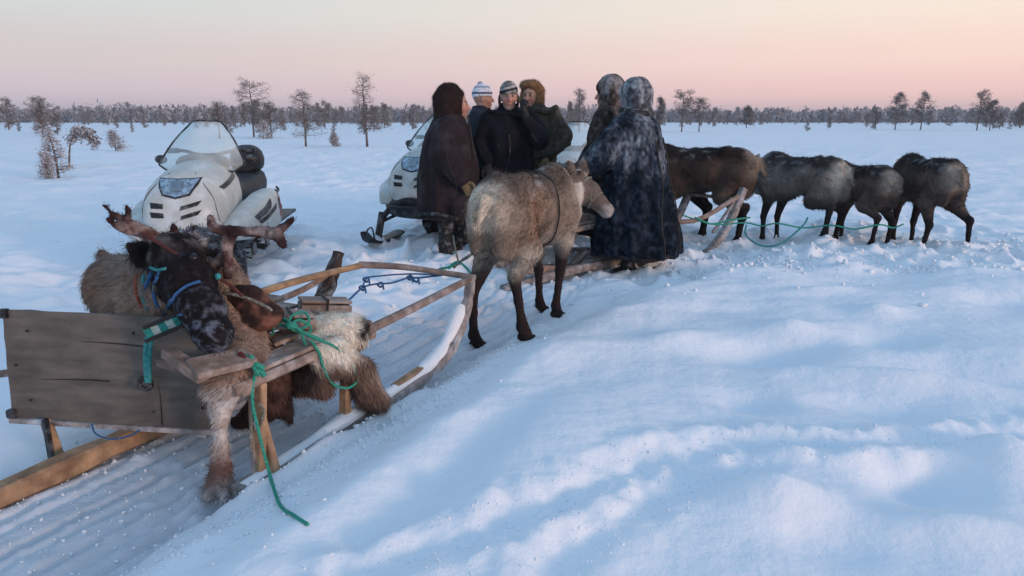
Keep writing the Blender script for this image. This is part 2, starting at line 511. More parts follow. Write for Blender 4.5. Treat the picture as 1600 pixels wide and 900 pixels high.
M['paint_white'] = mat("white_paint", (0.50, 0.52, 0.49), 0.45, scale=7, var=0.10, bump=0.06, bscale=30, dirt=(0.36, 0.37, 0.37), dirt_amt=0.5, frost=0.7, frost_scale=7, spec=0.5)
M['plastic_black'] = mat("black_plastic", (0.012, 0.012, 0.014), 0.5, scale=20, var=0.3, bump=0.1, frost=0.25, frost_scale=8)
M['rubber'] = mat("track_rubber", (0.014, 0.014, 0.015), 0.8, scale=20, var=0.4, bump=0.3, frost=0.6, frost_scale=10)
M['paint_red'] = mat("red_paint", (0.42, 0.035, 0.03), 0.4, scale=6, var=0.15, bump=0.02)
M['seat'] = mat("seat_vinyl", (0.012, 0.012, 0.016), 0.6, scale=14, var=0.3, bump=0.2, frost=0.1, frost_scale=4)
M['lens'] = mat("headlamp_lens", (0.30, 0.38, 0.45), 0.12, metal=0.5, scale=30, var=0.5, bump=0.15)
M['bark'] = mat("pine_bark", (0.10, 0.07, 0.06), 0.95, scale=10, var=0.4, bump=0.5, frost=0.5, frost_scale=8, coords="Object")
M['needles'] = mat("frosted_needles", (0, 0, 0), 0.9, scale=2, var=0.2, bump=0, attr=True, spec=0.1)

# glass of the windscreens, rimed with frost towards its foot
m, n, l, b = nt("windscreen_glass")
b.inputs["Base Color"].default_value = (0.62, 0.68, 0.68, 1); b.inputs["Roughness"].default_value = 0.28
tc = n.new("ShaderNodeTexCoord"); q = n.new("ShaderNodeTexNoise"); q.inputs["Scale"].default_value = 5; q.inputs["Detail"].default_value = 6
l.new(tc.outputs["Object"], q.inputs["Vector"])
r = n.new("ShaderNodeMapRange"); r.inputs["From Min"].default_value = 0.35; r.inputs["From Max"].default_value = 0.7
r.inputs["To Min"].default_value = 0.32; r.inputs["To Max"].default_value = 0.68
l.new(q.outputs["Fac"], r.inputs["Value"])
tr = n.new("ShaderNodeBsdfTransparent"); tr.inputs[0].default_value = (0.85, 0.93, 0.92, 1)
mx = n.new("ShaderNodeMixShader"); l.new(r.outputs[0], mx.inputs[0]); l.new(tr.outputs[0], mx.inputs[1]); l.new(b.outputs[0], mx.inputs[2])
l.new(mx.outputs[0], n["Material Output"].inputs["Surface"])
M['glass'] = m

# snow: soft granular relief, slight light scatter
m, n, l, b = nt("snow")
tc = n.new("ShaderNodeTexCoord")
vc = n.new("ShaderNodeVertexColor"); vc.layer_name = "Col"; l.new(vc.outputs[0], b.inputs["Base Color"])
b.inputs["Roughness"].default_value = 0.75; b.inputs["Specular IOR Level"].default_value = 0.25
n1 = n.new("ShaderNodeTexNoise"); n1.inputs["Scale"].default_value = 5; n1.inputs["Detail"].default_value = 9; n1.inputs["Roughness"].default_value = 0.6
n2 = n.new("ShaderNodeTexNoise"); n2.inputs["Scale"].default_value = 90; n2.inputs["Detail"].default_value = 4
l.new(tc.outputs["Object"], n1.inputs["Vector"]); l.new(tc.outputs["Object"], n2.inputs["Vector"])
b1 = n.new("ShaderNodeBump"); b1.inputs["Strength"].default_value = 0.38; b1.inputs["Distance"].default_value = 0.06
n3 = n.new("ShaderNodeTexNoise"); n3.inputs["Scale"].default_value = 1.3; n3.inputs["Detail"].default_value = 5
l.new(tc.outputs["Object"], n3.inputs["Vector"])
b0 = n.new("ShaderNodeBump"); b0.inputs["Strength"].default_value = 0.45; b0.inputs["Distance"].default_value = 0.16
l.new(n3.outputs["Fac"], b0.inputs["Height"]); l.new(b0.outputs[0], b1.inputs["Normal"])
b2 = n.new("ShaderNodeBump"); b2.inputs["Strength"].default_value = 0.25; b2.inputs["Distance"].default_value = 0.004
l.new(n1.outputs["Fac"], b1.inputs["Height"]); l.new(n2.outputs["Fac"], b2.inputs["Height"]); l.new(b1.outputs[0], b2.inputs["Normal"])
l.new(b2.outputs[0], b.inputs["Normal"])
M['snow'] = m

# ------------------------------------------------------------------ the snow field
SO = Vector((-1.485, 2.46, 0)); SU = Vector((0.44, 0.898, 0)); SN = Vector((0.898, -0.44, 0))   # sled: origin, forward, right
def S(s, w, z=0.0): return SO + SU * s + SN * w + Vector((0, 0, z))

BUMPS = []
def bump(px, py, rx, ry, h, ang=0.0):
    g = G(px, py, 0.08); BUMPS.append((g.x, g.y, rx, ry, h, ang))
bump(1200, 560, 0.30, 0.16, -0.10, 0.4); bump(1060, 545, 0.30, 0.14, 0.055, 0.3); bump(1000, 470, 0.5, 0.25, 0.05)
bump(1230, 530, 0.20, 0.14, 0.07, -0.3); bump(1390, 545, 0.22, 0.16, -0.07, 0.2); bump(1370, 505, 0.16, 0.12, 0.06)
bump(1400, 610, 0.5, 0.10, 0.07, -0.35); bump(1560, 600, 0.4, 0.14, -0.08, -0.4); bump(1380, 650, 0.25, 0.15, -0.06)
bump(1440, 770, 0.17, 0.13, -0.09, 0.1); bump(1350, 730, 0.25, 0.10, 0.05, 0.2); bump(1570, 740, 0.15, 0.15, 0.09)
bump(1200, 800, 0.22, 0.12, 0.075, -0.5); bump(1110, 770, 0.22, 0.12, -0.05, 0.1); bump(1290, 850, 0.25, 0.15, -0.06, 0.2)
bump(1480, 850, 0.30, 0.10, 0.06, -0.2); bump(940, 690, 0.35, 0.3, 0.03); bump(820, 740, 0.3, 0.4, 0.03, 0.5)
bump(700, 760, 0.14, 0.7, -0.05, -0.45); bump(1170, 640, 0.16, 0.12, -0.06, 0.0); bump(1120, 500, 0.3, 0.12, -0.03, 0.1)
bump(1290, 470, 0.3, 0.1, 0.05, 0.1); bump(1180, 440, 0.4, 0.12, 0.03, 0.1); bump(1560, 480, 0.3, 0.15, -0.06, 0.1)
bump(1510, 440, 0.3, 0.12, 0.05, 0.0); bump(1330, 430, 0.3, 0.1, 0.05, 0.0); bump(900, 560, 0.4, 0.2, 0.03, 0.4)
TRAIL = [G(*q, .13) for q in ((560, 915), (700, 860), (860, 800), (1010, 732), (1180, 695), (1330, 705), (1480, 688), (1680, 660))]
TRAIL2 = [G(*q, .13) for q in ((840, 960), (880, 880), (980, 815), (1080, 762), (1180, 722))]
def dist_poly(x, y, pts):
    pts = smooth_path(pts, 4); best = np.full(x.shape, 1e9); sgn = np.zeros(x.shape); tt = np.zeros(x.shape); acc = 0
    for i in range(len(pts) - 1):
        ax, ay = pts[i].x, pts[i].y; bx, by = pts[i + 1].x, pts[i + 1].y
        dx, dy = bx - ax, by - ay; L = dx * dx + dy * dy
        t = np.clip(((x - ax) * dx + (y - ay) * dy) / L, 0, 1)
        qx, qy = x - ax - t * dx, y - ay - t * dy
        d = np.sqrt(qx * qx + qy * qy)
        m = d < best
        best = np.where(m, d, best); sgn = np.where(m, np.sign(dx * qy - dy * qx), sgn)
        tt = np.where(m, acc + t * math.sqrt(L), tt); acc += math.sqrt(L)
    return best * sgn, tt
PITS = []      # hoof and boot holes, filled in below
def hz_np(x, y):
    x = np.asarray(x, float); y = np.asarray(y, float)
    r = np.sqrt(x * x + y * y)
    nm = (r < 17) & (y > 0.5)
    h = np.zeros_like(x)
    if nm.any(): h[nm] = hz_near(x[nm], y[nm])
    fm = ~nm & (y < 165) & (y > 0)
    if fm.any():
        a, b = x[fm], y[fm]; p = np.stack([a, b, 0 * a], 1); far = sstep(7, 14, b)
        h[fm] = 0.16 * far * (fbm(p, 0.5, 3, 1.7) - 0.5) * (1 - sstep(60, 160, b)) + 0.085 * far * (fbm(p, 1.7, 3, 4.7) - 0.5) * (1 - sstep(30, 80, b)) \
            + 0.22 * np.maximum(fbm(np.stack([a, b * 1.6, 0 * a], 1), 1.9, 3, 12.2) - 0.5, -0.06) * (1 - sstep(24, 60, b))
    return h
def hz_near(x, y):
    p = np.stack([x, y, np.zeros_like(x)], 1)
    rx, ry = x - SO.x, y - SO.y
    s = rx * SU.x + ry * SU.y; w = rx * SN.x + ry * SN.y
    w2 = w - 0.25 * np.clip(s - 2.2, 0, 4) ** 1.2 * 0.9
    right = sstep(0.48, 0.95, w2 + 0.12 * (vnoise(p, 1.7) - 0.5))
    nearf = 1 - sstep(9, 16, np.sqrt(x * x + y * y))
    h = 0.13 * right * nearf
    # lip ploughed up along the right-hand runner
    h += (0.055 * np.exp(-((w2 - 0.60) / 0.10) ** 2) + 0.085 * np.exp(-((w - 0.475) / 0.045) ** 2) * sstep(-.6, .2, s) * (1 - sstep(1.2, 1.5, s))) * (1 - sstep(1.8, 2.8, s)) * (0.5 + 0.7 * vnoise(p, 4)) + 0.02 * right * nearf * np.exp(-((w2 - 0.7) / 0.4) ** 2) * (fbm(p, 9, 3) - 0.5)
    # broad undulation, stronger to the right
    h += 0.14 * (fbm(p, 0.6, 2, 3.1) - 0.5) * right * nearf
    h += 0.05 * (fbm(p, 1.5, 2, 9.7) - 0.5) * (0.25 + 0.75 * right) * nearf
    wind = np.stack([x * 0.5 + y * 0.35, y * 1.5 - x * 0.6, 0 * x], 1)
    h += (0.055 * (vnoise(wind, 1.3, 5.5) - 0.5) + 0.022 * (fbm(wind, 3.1, 2, 2.5) - 0.5)) * right * nearf
    far = sstep(7, 14, y)
    h += 0.16 * far * (fbm(p, 0.5, 3, 1.7) - 0.5) * (1 - sstep(60, 160, y))
    h += 0.085 * far * (fbm(p, 1.7, 3, 4.7) - 0.5) * (1 - sstep(30, 80, y))
    
    # wind-packed lumps and old prints of the middle ground
    mg = sstep(4.0, 5.5, y) * (1 - 0.85 * right * (1 - sstep(7.5, 10, y)))
    q2 = np.stack([x * 1.0, y * 1.6, 0 * x], 1)
    lump = fbm(q2, 1.9, 3, 12.2) - 0.5
    h += mg * (0.34 * np.maximum(lump, -0.05) * (1 - 0.3 * far) + 0.10 * (fbm(q2, 4.6, 2, 8.2) - 0.5) * (1 - far))
    for bx, by, ax, ay, hh, an in BUMPS:
        u = (x - bx) * math.cos(an) + (y - by) * math.sin(an); v = -(x - bx) * math.sin(an) + (y - by) * math.cos(an)
        e2 = (u / ax) ** 2 + (v / ay) ** 2; m2 = e2 < 9
        h[m2] += 1.12 * hh * np.exp(-e2[m2])
    # packed sled track with runner grooves
    tr = (1 - sstep(0.40, 0.50, w)) * sstep(-0.62, -0.50, w) * (1 - sstep(3.5, 5, s))
    g = 0
    for gw, ga in ((-0.05, .022), (0.12, .016), (0.02, .012), (-0.18, .014), (0.30, .03), (-0.30, .014), (0.2, .01), (0.37, .02)):
        ww = w - gw - 0.03 * np.sin(s * 1.3 + gw * 9)
        g = g + ga * np.exp(-(ww / 0.018) ** 2)
    h += tr * (-0.02 - 1.6 * g + 0.018 * (vnoise(np.stack([s * 2, w * 14, 0 * s], 1), 1.5, 2.2) - 0.5) + 0.012 * (fbm(p, 14, 2) - 0.5) + 0.06 * np.maximum(vnoise(p, 13, 3.3) - 0.66, 0) + 0.03 * np.maximum(vnoise(p, 27, 5.3) - 0.6, 0))
    lf = 1 - sstep(-0.75, -0.5, w)
    h += nearf * lf * (0.05 * (fbm(p, 1.1, 3, 6.1) - 0.5) + 0.02)
    # ploughed trails across the foreground
    for tl, k0 in ((TRAIL, 0.9), (TRAIL2, 0.45)):
        mk = (y < 5) & (y > 1) & (x > -2.5)
        if not mk.any(): continue
        d = np.full(x.shape, 9.0); t = np.zeros(x.shape)
        d[mk], t[mk] = dist_poly(x[mk], y[mk], tl)
        k = k0
        rag = 2.6 * vnoise(np.stack([t * 15, d * 6, 0 * t], 1), 1.0, 1.1) * vnoise(np.stack([t * 2.2, 0 * t, 0 * t], 1), 1.3, 7.1)
        h += k * (-0.030 * np.exp(-(d / 0.06) ** 2) + 0.022 * rag * (np.exp(-((d - 0.12) / 0.06) ** 2) + 0.8 * np.exp(-((d + 0.12) / 0.05) ** 2)))
        h += k * 0.045 * np.exp(-(d / 0.2) ** 4) * (fbm(p, 13, 3, 8.8) - 0.5)
    # trampled snow round the people and the team
    tz = sstep(0, 1, 1.25 - np.sqrt(((x - 1.2) / 3.6) ** 2 + ((y - 7.6) / 2.0) ** 2))
    tz = np.maximum(tz, sstep(0, 1, 1.3 - np.sqrt(((x - 4.0) / 2.2) ** 2 + ((y - 7.6) / 1.1) ** 2)))
    h += tz * (0.12 * (fbm(p, 3.2, 3, 2.5) - 0.5) + 0.05 * np.abs(fbm(p, 8, 2, 5.5) - 0.5))
    for bx, by, r, dp in PITS:
        d2 = ((x - bx) ** 2 + (y - by) ** 2) / (r * r); m2 = d2 < 12
        if not m2.any(): continue
        dd = d2[m2]
        h[m2] += -dp * np.exp(-dd * 1.2) + dp * 0.45 * np.exp(-(np.sqrt(dd) - 1.6) ** 2 * 4) * (0.4 + vnoise(p[m2], 9))
    return h
def hz(x, y): return float(hz_np([x], [y])[0])
def on(px, py):                # the point of the snow seen at a pixel
    a, b = G(px, py, 0.32), G(px, py, -0.15)
    t = np.linspace(0, 1, 400)
    x, y, z = (a[i] + (b[i] - a[i]) * t for i in range(3))
    k = np.argmax(z < hz_np(x, y))
    return Vector((x[k], y[k], hz(x[k], y[k])))
rp = random.Random(5)
for _ in range(150):
    PITS.append((rp.uniform(-1.6, 5.8), rp.uniform(6.0, 9.6), rp.uniform(0.055, 0.12), rp.uniform(0.04, 0.12)))
for _ in range(45):
    PITS.append((rp.uniform(-3.2, -.2), rp.uniform(4.6, 8.0), rp.uniform(0.05, 0.09), rp.uniform(0.03, 0.07)))
for q in ((742, 545), (818, 533), (868, 497), (690, 418), (720, 420), (975, 428), (1030, 426), (345, 768)):
    g = G(q[0], q[1], 0.05); PITS.append((g.x, g.y, 0.065, 0.05))
for q in ((1146, 376), (1292, 387), (1350, 393), (1385, 397), (1445, 404), (1485, 404), (1225, 378)):
    g = G(q[0], q[1], 0.03); PITS.append((g.x, g.y, 0.10, 0.08))
for q in ((1210, 395), (1300, 405), (1260, 388), (1330, 402), (1400, 412), (1470, 410), (1530, 392), (1560, 405), (1110, 400), (1150, 395), (1450, 425), (1180, 385)):
    g = G(q[0], q[1], 0.05); PITS.append((g.x, g.y, 0.12, 0.09))

def axis(a, b, inner0, inner1, d, grow):
    v = [inner0]
    while v[-1] < inner1: v.append(v[-1] + d)
    st = d
    while v[-1] < b: st *= grow; v.append(v[-1] + st)
    st = d
    while v[0] > a: st *= grow; v.insert(0, v[0] - st)
    return np.array(v)
xs = axis(-2500, 2500, -2.8, 4.6, 0.017, 1.020)
ys = axis(-40, 4000, 1.3, 4.4, 0.0135, 1.0100)
XX, YY = np.meshgrid(xs, ys)
hh = hz_np(XX.ravel(), YY.ravel())
V = np.stack([XX.ravel(), YY.ravel(), hh], 1)
nx, ny = len(xs), len(ys)
ii = (np.arange(ny - 1)[:, None] * nx + np.arange(nx - 1)[None]).ravel()
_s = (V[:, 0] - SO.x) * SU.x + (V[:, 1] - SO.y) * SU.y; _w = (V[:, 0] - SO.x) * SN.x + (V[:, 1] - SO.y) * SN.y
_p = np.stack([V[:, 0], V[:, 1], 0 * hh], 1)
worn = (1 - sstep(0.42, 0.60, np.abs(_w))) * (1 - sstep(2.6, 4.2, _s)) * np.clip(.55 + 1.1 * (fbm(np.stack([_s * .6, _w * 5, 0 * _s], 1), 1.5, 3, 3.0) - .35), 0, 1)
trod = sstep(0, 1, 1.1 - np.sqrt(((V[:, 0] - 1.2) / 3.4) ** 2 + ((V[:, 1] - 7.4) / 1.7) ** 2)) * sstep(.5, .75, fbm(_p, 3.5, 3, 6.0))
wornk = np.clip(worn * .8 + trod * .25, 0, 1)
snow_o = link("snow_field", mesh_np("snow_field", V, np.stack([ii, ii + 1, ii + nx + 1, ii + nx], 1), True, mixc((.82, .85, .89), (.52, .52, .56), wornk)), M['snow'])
snow_o['kind'] = 'structure'

# loose crumbs of snow along the trail, the sled track and the trodden places
ICO = [(0, 0, 1), (.89, 0, .45), (.28, .85, .45), (-.72, .53, .45), (-.72, -.53, .45), (.28, -.85, .45), (.72, .53, -.45), (-.28, .85, -.45), (-.89, 0, -.45), (-.28, -.85, -.45), (.72, -.53, -.45), (0, 0, -1)]
ICF = [(0, 1, 2), (0, 2, 3), (0, 3, 4), (0, 4, 5), (0, 5, 1), (1, 6, 2), (2, 7, 3), (3, 8, 4), (4, 9, 5), (5, 10, 1), (6, 7, 2), (7, 8, 3), (8, 9, 4), (9, 10, 5), (10, 6, 1), (11, 7, 6), (11, 8, 7), (11, 9, 8), (11, 10, 9), (11, 6, 10)]
rc = np.random.RandomState(3); cp = []
def along(poly, n, wid, r0, r1):
    q = smooth_path(poly, 8)
    for _ in range(n):
        p = q[rc.randint(len(q))]
        cp.append((p.x + rc.normal(0, wid), p.y + rc.normal(0, wid), r0 + (r1 - r0) * rc.rand() ** 2.5))
along(TRAIL, 700, .09, .002, .005); along(TRAIL2, 300, .08, .002, .005)
for _ in range(2600):
    s_ = rc.uniform(-.9, 3.2); w_ = rc.uniform(-.62, .62); q = S(s_, w_); cp.append((q.x, q.y, .002 + .007 * rc.rand() ** 3))
for _ in range(900):
    s_ = rc.uniform(-.3, 2.2); w_ = rc.normal(.62, .10); q = S(s_, w_); cp.append((q.x, q.y, .002 + .009 * rc.rand() ** 2))
for _ in range(1500):
    cp.append((rc.normal(1.8, 2.0), rc.normal(7.2, .9), .006 + .018 * rc.rand() ** 3))
for _ in range(900):
    g = G(rc.uniform(1080, 1600), rc.uniform(385, 440), .05); cp.append((g.x, g.y, .006 + .022 * rc.rand() ** 3))
cp = np.array(cp); chh = hz_np(cp[:, 0], cp[:, 1])
ico = np.array(ICO)
R_ = rc.uniform(.6, 1.4, (len(cp), 12, 1)) * ico[None] * cp[:, 2][:, None, None] * rc.uniform(.6, 1.3, (len(cp), 1, 3))
Vc = np.stack([cp[:, 0], cp[:, 1], chh + cp[:, 2] * .35], 1)[:, None] + R_
Fc_ = (np.arange(len(cp))[:, None, None] * 12 + np.array(ICF)[None]).reshape(-1, 3)
cr_o = link("snow_crumbs", mesh_np("snow_crumbs", Vc.reshape(-1, 3), Fc_, False, np.tile(np.array((.82, .85, .89)), (len(cp) * 12, 1))), M['snow'])
cr_o['kind'] = 'stuff'
# ------------------------------------------------------------------ reindeer
PAL = {
 'pale':  dict(back=(0.115, 0.085, 0.068), flank=(0.200, 0.150, 0.115), belly=(0.34, 0.29, 0.24), rump=(0.66, 0.57, 0.46), neck=(0.52, 0.46, 0.40), leg=(0.026, 0.017, 0.017), warm=(0.24, 0.13, 0.08), face=(0.15, 0.115, 0.095)),
 'dark':  dict(back=(0.026, 0.019, 0.018), flank=(0.060, 0.042, 0.035), belly=(0.13, 0.10, 0.08), rump=(0.22, 0.17, 0.13), neck=(0.075, 0.06, 0.055), leg=(0.018, 0.014, 0.015), warm=(0.085, 0.055, 0.042), face=(0.03, 0.025, 0.022)),
 'grey':  dict(back=(0.045, 0.036, 0.036), flank=(0.20, 0.175, 0.155), belly=(0.05, 0.04, 0.038), rump=(0.42, 0.37, 0.31), neck=(0.27, 0.26, 0.25), leg=(0.022, 0.02, 0.022), warm=(0.15, 0.115, 0.095), face=(0.10, 0.09, 0.08)),
 'brown': dict(back=(0.030, 0.023, 0.022), flank=(0.078, 0.056, 0.048), belly=(0.10, 0.075, 0.062), rump=(0.29, 0.235, 0.19), neck=(0.075, 0.06, 0.055), leg=(0.020, 0.015, 0.016), warm=(0.115, 0.078, 0.06), face=(0.05, 0.04, 0.035)),
}
def mottled(c, p, amt=0.3, s=14, seed=0.0):
    return c * (1 + amt * (fbm(p, s, 3, seed) - 0.5) * 2)[:, None]

def reindeer(name, label, group, pos, yaw, scale, pal, hooves=None, head=None, vox=0.016, hairs=9000, seed=1, antler=False, kneel=False, tail_up=True):
    """body in its own frame: x forward, y left, z up, origin on the snow"""
    pos = Vector(pos)
    r = thing(name, label, "reindeer", pos, yaw, group)
    Mi = (Matrix.Translation(pos) @ Matrix.Rotation(yaw, 4, 'Z')).inverted()
    def loc(p): return Mi @ Vector(p)
    s = scale; pa = PAL[pal]
    rs = random.Random(seed)
    f = Field((-0.95 * s, -0.62 * s, -0.22 * s), (1.35 * s, 0.62 * s, 1.45 * s), vox)
    def q(x, y, z): return Vector((x * s, y * s, z * s))
    # trunk: deep chest, tucked belly, rounded croup
    f.ell(q(-0.40, 0, 0.86), (0.20 * s, 0.165 * s, 0.205 * s), 0.07)
    for e in (-1, 1): f.cone(q(-0.30, 0.10 * e, 1.02), q(-0.56, 0.07 * e, 0.90), 0.055 * s, 0.05 * s, 0.05)   # hip bones
    f.ell(q(-0.12, 0, 0.84), (0.34 * s, 0.195 * s, 0.215 * s), 0.08)
    f.ell(q(0.20, 0, 0.80), (0.26 * s, 0.175 * s, 0.26 * s), 0.08)
    f.ell(q(0.34, 0, 0.93), (0.16 * s, 0.10 * s, 0.17 * s), 0.08)
    f.ell(q(0.40, 0, 0.76), (0.13 * s, 0.13 * s, 0.20 * s), 0.08)
    f.ell(q(-0.48, 0.075, 0.76), (0.12 * s, 0.085 * s, 0.20 * s), 0.045)
    f.ell(q(-0.48, -0.075, 0.76), (0.12 * s, 0.085 * s, 0.20 * s), 0.045)
    f.cone(q(-0.60, 0, 0.93), q(-0.665, 0, 0.80), 0.045 * s, 0.022 * s, 0.03)      # tail
    hv = {'hl': q(-0.46, 0.13, 0), 'hr': q(-0.42, -0.13, 0), 'fl': q(0.34, 0.10, 0), 'fr': q(0.30, -0.10, 0)}
    if hooves:
        for k, v in hooves.items(): hv[k] = loc(v)
    for k in ('hl', 'hr'):
        sg = 1 if k == 'hl' else -1; h = hv[k]
        hk = rs.uniform(-.02, .02)
        hip = q(-0.40, 0.10 * sg, 0.80); knee = q(-0.30, 0.135 * sg, 0.60)
        hock = Vector((h.x - 0.06 * s, lerp(0.12 * sg * s, h.y, 0.7), h.z + 0.40 * s))
        fet = Vector((h.x - 0.015 * s, h.y, h.z + 0.10 * s))
        f.chain([hip, knee, hock], [0.125 * s, 0.085 * s, 0.036 * s], 0.045)
        f.chain([hock, hock.lerp(fet, 0.5), fet], [0.036 * s, 0.026 * s, 0.031 * s], 0.02)
        f.chain([fet, Vector((h.x + 0.03 * s, h.y, h.z + 0.035 * s))], [0.035 * s, 0.04 * s], 0.02)
        f.ell(hock - Vector((.012 * s, 0, -.01 * s)), (.040 * s, .032 * s, .050 * s), 0.02)
        f.ell(fet - Vector((.018 * s, 0, .012 * s)), (.026 * s, .026 * s, .03 * s), 0.015)
        for e in (-1, 1):
            f.cone(Vector((h.x + 0.01 * s, h.y + 0.022 * e * s, h.z + 0.022 * s)), Vector((h.x + 0.085 * s, h.y + 0.030 * e * s, h.z + 0.012 * s)), 0.026 * s, 0.014 * s, 0.01)
    for k in ('fl', 'fr'):
        sg = 1 if k == 'fl' else -1; h = hv[k]
        sh = q(0.34, 0.12 * sg, 0.76); el = q(0.27, 0.125 * sg, 0.58)
        wr = Vector((lerp(h.x, 0.30 * s, 0.4) + 0.02 * s, lerp(0.115 * sg * s, h.y, 0.6), h.z + 0.35 * s))
        fet = Vector((h.x, h.y, h.z + 0.09 * s))
        f.chain([sh, el, wr], [0.105 * s, 0.062 * s, 0.035 * s], 0.045)
        f.chain([wr, wr.lerp(fet, 0.5), fet], [0.035 * s, 0.025 * s, 0.030 * s], 0.02)
        f.chain([fet, Vector((h.x + 0.03 * s, h.y, h.z + 0.035 * s))], [0.034 * s, 0.038 * s], 0.02)
        for e in (-1, 1):
            f.cone(Vector((h.x + 0.01 * s, h.y + 0.022 * e * s, h.z + 0.022 * s)), Vector((h.x + 0.085 * s, h.y + 0.030 * e * s, h.z + 0.012 * s)), 0.026 * s, 0.014 * s, 0.01)
    # neck, mane and head
    if head: poll, muz = loc(head[0]), loc(head[1])
    else: poll, muz = q(0.86, 0, 0.92), q(1.08, 0, 0.66)
    nb = q(0.40, 0, 0.88)
    mid = nb.lerp(poll, 0.5) + Vector((0, 0, -0.03 * s))
    f.chain([nb, mid, poll], [0.165 * s, 0.125 * s, 0.088 * s], 0.07)
    mane = nb.lerp(poll, 0.42) + Vector((0, 0, -0.19 * s))
    f.chain([q(0.42, 0, 0.72), mane, nb.lerp(poll, 0.8) + Vector((0, 0, -0.10 * s))], [0.13 * s, 0.085 * s, 0.06 * s], 0.07)
    hd = (muz - poll); L = hd.length; hd.normalize()
    side = hd.cross(Vector((0, 0, 1))).normalized(); up = side.cross(hd).normalized()
    f.chain([poll, poll + hd * L * 0.38, poll + hd * L * 0.75, muz], [0.092 * s, 0.082 * s, 0.055 * s, 0.045 * s], 0.03)
    f.ell(poll + hd * L * 0.25 - up * 0.05 * s, (0.075 * s,) * 3, 0.04)
    f.ell(muz + hd * 0.005, (0.049 * s,) * 3, 0.03)
    eyes = []
    for e in (-1, 1):
        ec = poll + hd * L * 0.33 + side * e * 0.083 * s + up * 0.030 * s
        f.ell(ec + up * 0.012 * s, (0.022 * s,) * 3, 0.02)
        eyes.append(ec + side * e * 0.012 * s)
        f.ell(muz + hd * 0.045 * s + side * e * 0.026 * s + up * 0.012 * s, (0.011 * s,) * 3, 0.01, sub=True)
        a = poll + side * e * 0.07 * s + up * 0.045 * s - hd * 0.03 * s
        f.chain([a, a + side * e * 0.05 * s + up * 0.05 * s - hd * 0.05 * s, a + side * e * 0.085 * s + up * 0.085 * s - hd * 0.09 * s], [0.024 * s, 0.032 * s, 0.008 * s], 0.015)
        f.chain([poll + side * e * 0.045 * s + up * 0.06 * s, poll + side * e * 0.06 * s + up * 0.105 * s - hd * .01 * s], [0.022 * s, 0.016 * s], 0.015)
    # the winter coat is never smooth
    f.shift(lambda p: (fbm(p, 7 / s, 3, seed * 3.3) - 0.5) * -0.030 * s * sstep(0.42 * s, 0.62 * s, p[:, 2]) + (fbm(p, 26, 2, seed) - 0.5) * -0.007)
    npoll = np.array(poll) / s; nmuz = np.array(muz) / s; ndir = (nmuz - npoll); ndir /= np.linalg.norm(ndir); hn = np.array(hd)
    def colfn(p):
        x, y, z = p[:, 0] / s, p[:, 1] / s, p[:, 2] / s
        n1 = fbm(p, 5, 3, seed) - 0.5; n2 = fbm(p, 16, 2, seed + 4) - 0.5
        c = mixc(pa['flank'], pa['flank'], n1 * 0)
        c = c + (np.array(pa['back']) - c) * sstep(0.88, 1.0, z + 0.12 * n1)[:, None]
        c = c + (np.array(pa['warm']) - c) * (np.exp(-((x + 0.28 + 0.3 * n1) / 0.16) ** 2) * sstep(0.55, 0.72, z) * (1 - sstep(0.85, 1.0, z)))[:, None] * 0.8
        c = c + (np.array(pa['belly']) - c) * (1 - sstep(0.58, 0.70, z + 0.1 * n1))[:, None] * 0.85
        c = c + (np.array(pa['neck']) - c) * (sstep(0.30, 0.48, x + 0.12 * n1) * sstep(0.5, 0.6, z))[:, None]
        rump = sstep(0.44, 0.56, -x + 0.1 * n1) * sstep(0.70, 0.84, z) * (1 - sstep(1.0, 1.08, z)) * np.exp(-((y - 0.02) / {'grey': .26, 'pale': .12}.get(pal, .15)) ** 2)
        c = c + (np.array(pa['rump']) - c) * np.clip(rump * 1.1, 0, 1)[:, None]
        tl = np.exp(-((x + 0.66) / 0.04) ** 2) * np.exp(-(y / 0.022) ** 2) * (z > 0.8)
        c = c * (1 - 0.6 * tl)[:, None]
        legm = 1 - sstep(0.44, 0.60, z + 0.15 * n1)
        c = c + (np.array(pa['leg']) - c) * legm[:, None]
        # head
        rel = p / s - npoll; t = rel @ ndir
        dist = np.linalg.norm(rel - t[:, None] * ndir, axis=1)
        hm = np.maximum(sstep(-0.03, 0.05, t) * (1 - sstep(0.11, 0.15, dist)), (np.abs(t) < .14) * sstep(.085, .105, dist) * (1 - sstep(.24, .27, dist)) * (rel[:, 2] > .02))
        c = c + (np.array(pa['face']) - c) * hm[:, None]
        mz = hm * sstep(L / s * 0.80, L / s * 0.98, t + 0.1 * n2)
        fr = np.array((0.50, 0.47, 0.45))
        c = c + (fr - c) * (mz * (0.55 if pal == 'pale' else 0.3))[:, None]
        # rime on back and neck
        c = c + (np.array((0.55, 0.56, 0.58)) - c) * (sstep(0.10, 0.30, n2) * 0.22 * sstep(0.85, 1.05, z))[:, None]
        return np.clip(c * (1 + 0.55 * n2)[:, None], 0.004, 0.9)
    me = f.mesh("body", colfn)
    bo = link("body", me, M['fur'], r)
    def flow(p):
        t = np.array([-1.0, 0, -0.55])
        d = np.tile(t, (len(p), 1))
        fr = (p[:, 0] / s > 0.45)
        d[fr] = np.array([-0.35, 0, -1.0])
        d[p[:, 2] / s < 0.55] = np.array([-0.15, 0, -1.0])
        return d
    def ln(p):
        z = p[:, 2] / s; x = p[:, 0] / s
        l = 0.040 * s * np.ones(len(p))
        l = np.where((x > 0.36) & (z < 0.95), 0.075 * s, l)
        l = np.where(z < 0.5, 0.014 * s, l)
        dh = np.linalg.norm(p / s - npoll, axis=1); 
        t = (p / s - npoll) @ ndir
        l = np.where((t > 0.0) & (dh < 0.45), 0.014 * s, l)
        return l
